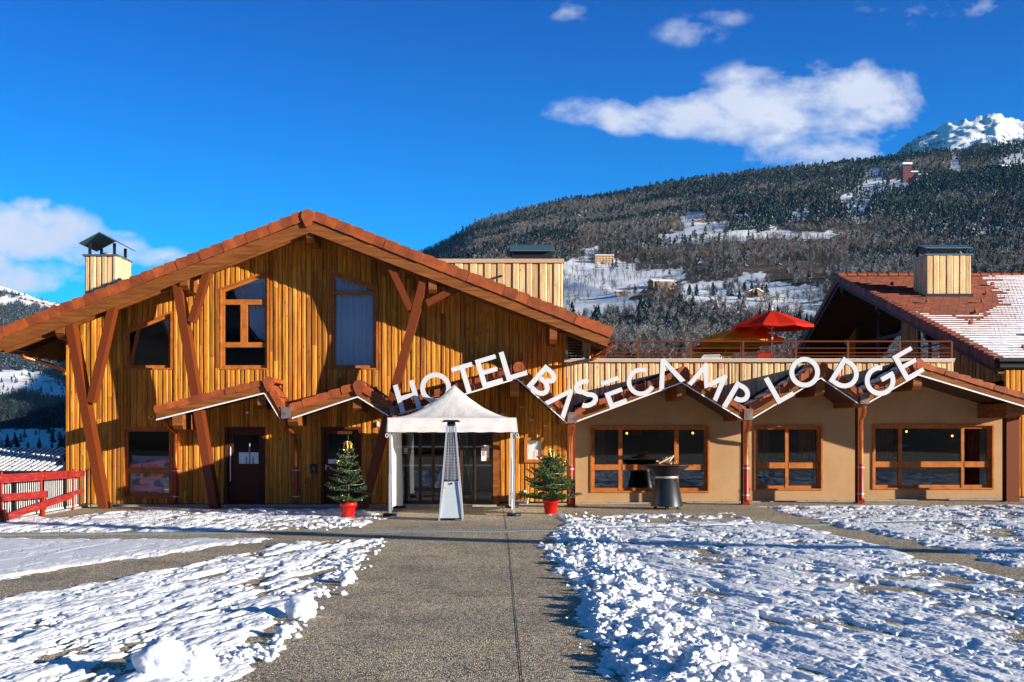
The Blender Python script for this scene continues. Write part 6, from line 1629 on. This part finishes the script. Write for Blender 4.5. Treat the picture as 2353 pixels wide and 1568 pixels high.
# ---- houses on the slopes
M['h_wall'] = mat('render_white', (.62,.60,.55), .8); M['h_wood'] = mat('chalet_timber', (.42,.20,.07), .8); M['h_dark'] = mat('window_dark', (.03,.03,.035), .3); M['h_red'] = mat('red_cladding', (.15,.022,.02), .7); M['h_tan'] = mat('tan_wall', (.55,.34,.16), .8)
def house(u, v, wpx, hpx, label, wall='h_wall', rot=0., gable=True, floors=2, nw=4, Yh=None, flat=False, fan=None, group='houses on the mountain side'):
    fan = fan or fanR
    col_v = np.array([HY-F*(fan.at(np.array([float(u)]), np.array([yy]))[2][0]-EYE)/yy for yy in fan.Y]); i = int(np.argmin(np.abs(col_v-v))); Yh = fan.Y[i]
    x, y, z = [float(q_[0]) for q_ in fan.at(np.array([float(u)]), np.array([Yh]))]
    w_, h_ = wpx/F*Yh, hpx/F*Yh; d_ = w_*.7; root = thing('mountain_house', label, 'house', (x, y, z), group)
    def tr(mb):
        c_, s_ = math.cos(rot), math.sin(rot); mb.v = [(x+p[0]*c_-p[1]*s_, y+p[0]*s_+p[1]*c_, z+p[2]) for p in mb.v]; return mb
    hb2 = h_*(1. if flat else .66)
    mb = MB(); mb.box((-w_/2, -d_/2, -h_*.4), (w_/2, d_/2, hb2))
    if not flat and gable: mb.prism([(-w_/2, hb2), (w_/2, hb2), (0, h_)], -d_/2, d_/2)
    tr(mb).build('wall', M[wall], root)
    mb = MB(); t_ = h_*.05
    if flat: mb.box((-w_/2-t_, -d_/2-t_*2, hb2+.01), (w_/2+t_, d_/2+t_, hb2+t_*2.2))
    elif gable:
        e_ = w_*.12
        for sg_ in (-1, 1): mb.prism([(0, h_+t_*.4), (sg_*(w_/2+e_), hb2-(h_-hb2)*.24+t_*.4), (sg_*(w_/2+e_), hb2-(h_-hb2)*.24+t_*2.2), (0, h_+t_*2.4)], -d_/2-e_, d_/2+e_)
    else: mb.prismx([(-d_/2-.8, hb2), (0, h_), (d_/2+.8, hb2), (d_/2+.8, hb2+t_*2), (0, h_+t_*2), (-d_/2-.8, hb2+t_*2)], -w_/2-1, w_/2+1)
    tr(mb).build('roof', M['snow'], root)
    for f_ in range(floors):
        for k_ in range(nw):
            mb = MB(); a = -w_/2+w_*(k_+.5)/nw; z0_ = hb2*(f_+.3)/floors; ww = w_/nw*.26; mb.box((a-ww, -d_/2-.06, z0_), (a+ww, -d_/2+.1, z0_+hb2/floors*.42)); tr(mb).build('window', M['h_dark'], root)
    return root
house(1388, 606, 42, 15, 'long tan apartment block with balconies on the slope above the meadow', 'h_tan', 0, False, 3, 6, flat=True)
house(1520, 662, 52, 17, 'wide farm building with snowy roof below the apartment block', 'h_wood', .2, False, 1, 4)
house(1545, 664, 14, 14, 'small orange shed at the right end of the farm building', 'h_tan', 0, True, 1, 2)
house(1731, 683, 30, 18, 'timber chalet with dark gable left of the white house', 'h_wood', .3, True, 2, 3)
house(1779, 692, 40, 14, 'long white house with snowy roof right of the timber chalet', 'h_wall', -.1, False, 2, 6)
house(1930, 690, 26, 14, 'dark barn half hidden by the right gable roof', 'h_wood', 0, True, 1, 2)
house(1432, 678, 34, 10, 'low snow covered shed in the meadow left of the farm', 'h_wood', 0, False, 1, 2)
house(1602, 512, 14, 6, 'tiny hut at the left of the upper snowfield', 'h_wood', 0, True, 1, 1)
house(1830, 508, 18, 7, 'tiny white roofed barn right of the upper snowfield', 'h_wall', 0, False, 1, 2)
house(1775, 529, 16, 6, 'small hut below the upper snowfield', 'h_wall', 0, True, 1, 1)
house(1968, 481, 14, 6, 'small snow roofed station hut beside the funicular track', 'h_wall', 0, False, 1, 2)
house(2082, 420, 18, 40, 'dark red tower block of the mountain resort', 'h_red', 0, False, 7, 3, flat=True)
house(2098, 419, 16, 22, 'lower red block right of the resort tower', 'h_red', 0, False, 5, 3, flat=True)
house(2118, 416, 22, 13, 'striped red wing at the right of the resort', 'h_red', 0, False, 3, 4, flat=True)
house(2308, 392, 36, 13, 'brown resort lodge with snowy roof at the right edge near the ridge', 'h_wood', .3, False, 1, 4)
for i, (u, v) in enumerate([(48,688),(58,690),(66,692),(74,693),(84,696),(92,697),(100,700),(108,701),(118,703),(126,706),(80,701),(102,706)]):
    house(u, v, 7, 4.6, ['leftmost tiny tan chalet','second tiny chalet from the left','third tiny chalet from the left','fourth tiny chalet, red,','fifth tiny chalet from the left','sixth tiny chalet from the left','tiny red chalet past the middle','tiny chalet three from the right end','tiny chalet two from the right end','rightmost tiny red chalet','tiny lower chalet on the left half','tiny lower chalet on the right half'][i]+' of the village on the far left ridge', 'h_tan' if i % 3 else 'h_red', .2*(i % 3), True, 1, 1, fan=fanL, group='village on the far left ridge')
for i, (u, v) in enumerate([(118,876),(135,878),(105,880),(58,878)]):
    house(u, v, 12, 5, ['second house from the right','rightmost house','third house from the right','leftmost house standing apart'][i]+' in the sunlit meadow below the left eave', 'h_tan', 0, False, 1, 2, fan=fanL, group='houses in the left meadow')
# funicular track on stilts
tr_ = thing('funicular_track', 'thin curved elevated railway track climbing the snow clearing', 'track', (0, 0, 0)); mb = MB(); pts = []; pil = []
for (u, v) in [(1962,492),(1957,484),(1962,474),(1975,464),(1995,452),(2018,441),(2045,430),(2070,420)]:
    col_v = np.array([HY-F*(fanR.at(np.array([float(u)]), np.array([yy]))[2][0]-EYE)/yy for yy in fanR.Y]); i = int(np.argmin(np.abs(col_v-v-3))); x, y, z = [float(q_[0]) for q_ in fanR.at(np.array([float(u)]), np.array([fanR.Y[i]]))]
    pts.append((x, y, z+7)); pil.append((x, y, z))
tr_.location = pts[0]; tr_['_w'] = pts[0]
for p_, q_ in zip(pts, pts[1:]): mb.bar(p_, q_, 3.0, 1.6)
mb.build('beam', M['grey_metal'], tr_)
for p_, q_ in zip(pts[2:], pil[2:]): mb = MB(); mb.bar(q_, p_, 1.6, 1.6); mb.build('pillar', M['grey_metal'], tr_)
# unseen beam and post added off to the right to cast the plaza's shadow band
a = Vector((14.8, 8.9, 6)); b = Vector((40., -.3, 6)); hshift = Vector((sdir.x, sdir.y, 0)).normalized()*(6/math.tan(R(EL)))
A_ = Vector((-14, 26.2, 0))+hshift; B_ = Vector((12, 16.8, 0))+hshift
cbm = thing('shadow_caster_beam', 'unseen beam beside the plaza, added to cast the long shadow band', 'beam', (A_.x, A_.y, 0))
mb = MB(); mb.bar((A_.x, A_.y, 6), (B_.x, B_.y, 6), .42, .40); mb.build('beam', M['wood_beam'], cbm)
for p_ in (B_,): mb = MB(); mb.bar((p_.x, p_.y, -8), (p_.x, p_.y, 5.9), .16); mb.build('post', M['wood_beam'], cbm)

# ================================================================== valley haze
hz_ = MB(); hz_.box((-9500, -6500, -45), (9500, 12600, 2250)); hz = hz_.build('haze', mat('haze_air'), None)
hm = hz.data.materials[0]; tN = hm.node_tree; tN.nodes.remove(tN.nodes['Principled BSDF']); pv = tN.nodes.new('ShaderNodeVolumePrincipled')
pv.inputs['Color'].default_value = (.22, .58, 1, 1); pv.inputs['Density'].default_value = 1.5e-5; pv.inputs['Anisotropy'].default_value = .0
tN.links.new(pv.outputs[0], tN.nodes['Material Output'].inputs['Volume']); struct(hz, 'stuff'); tag(hz, 'thin bluish air filling the valley', 'haze')
C.cycles.volume_bounces = 0
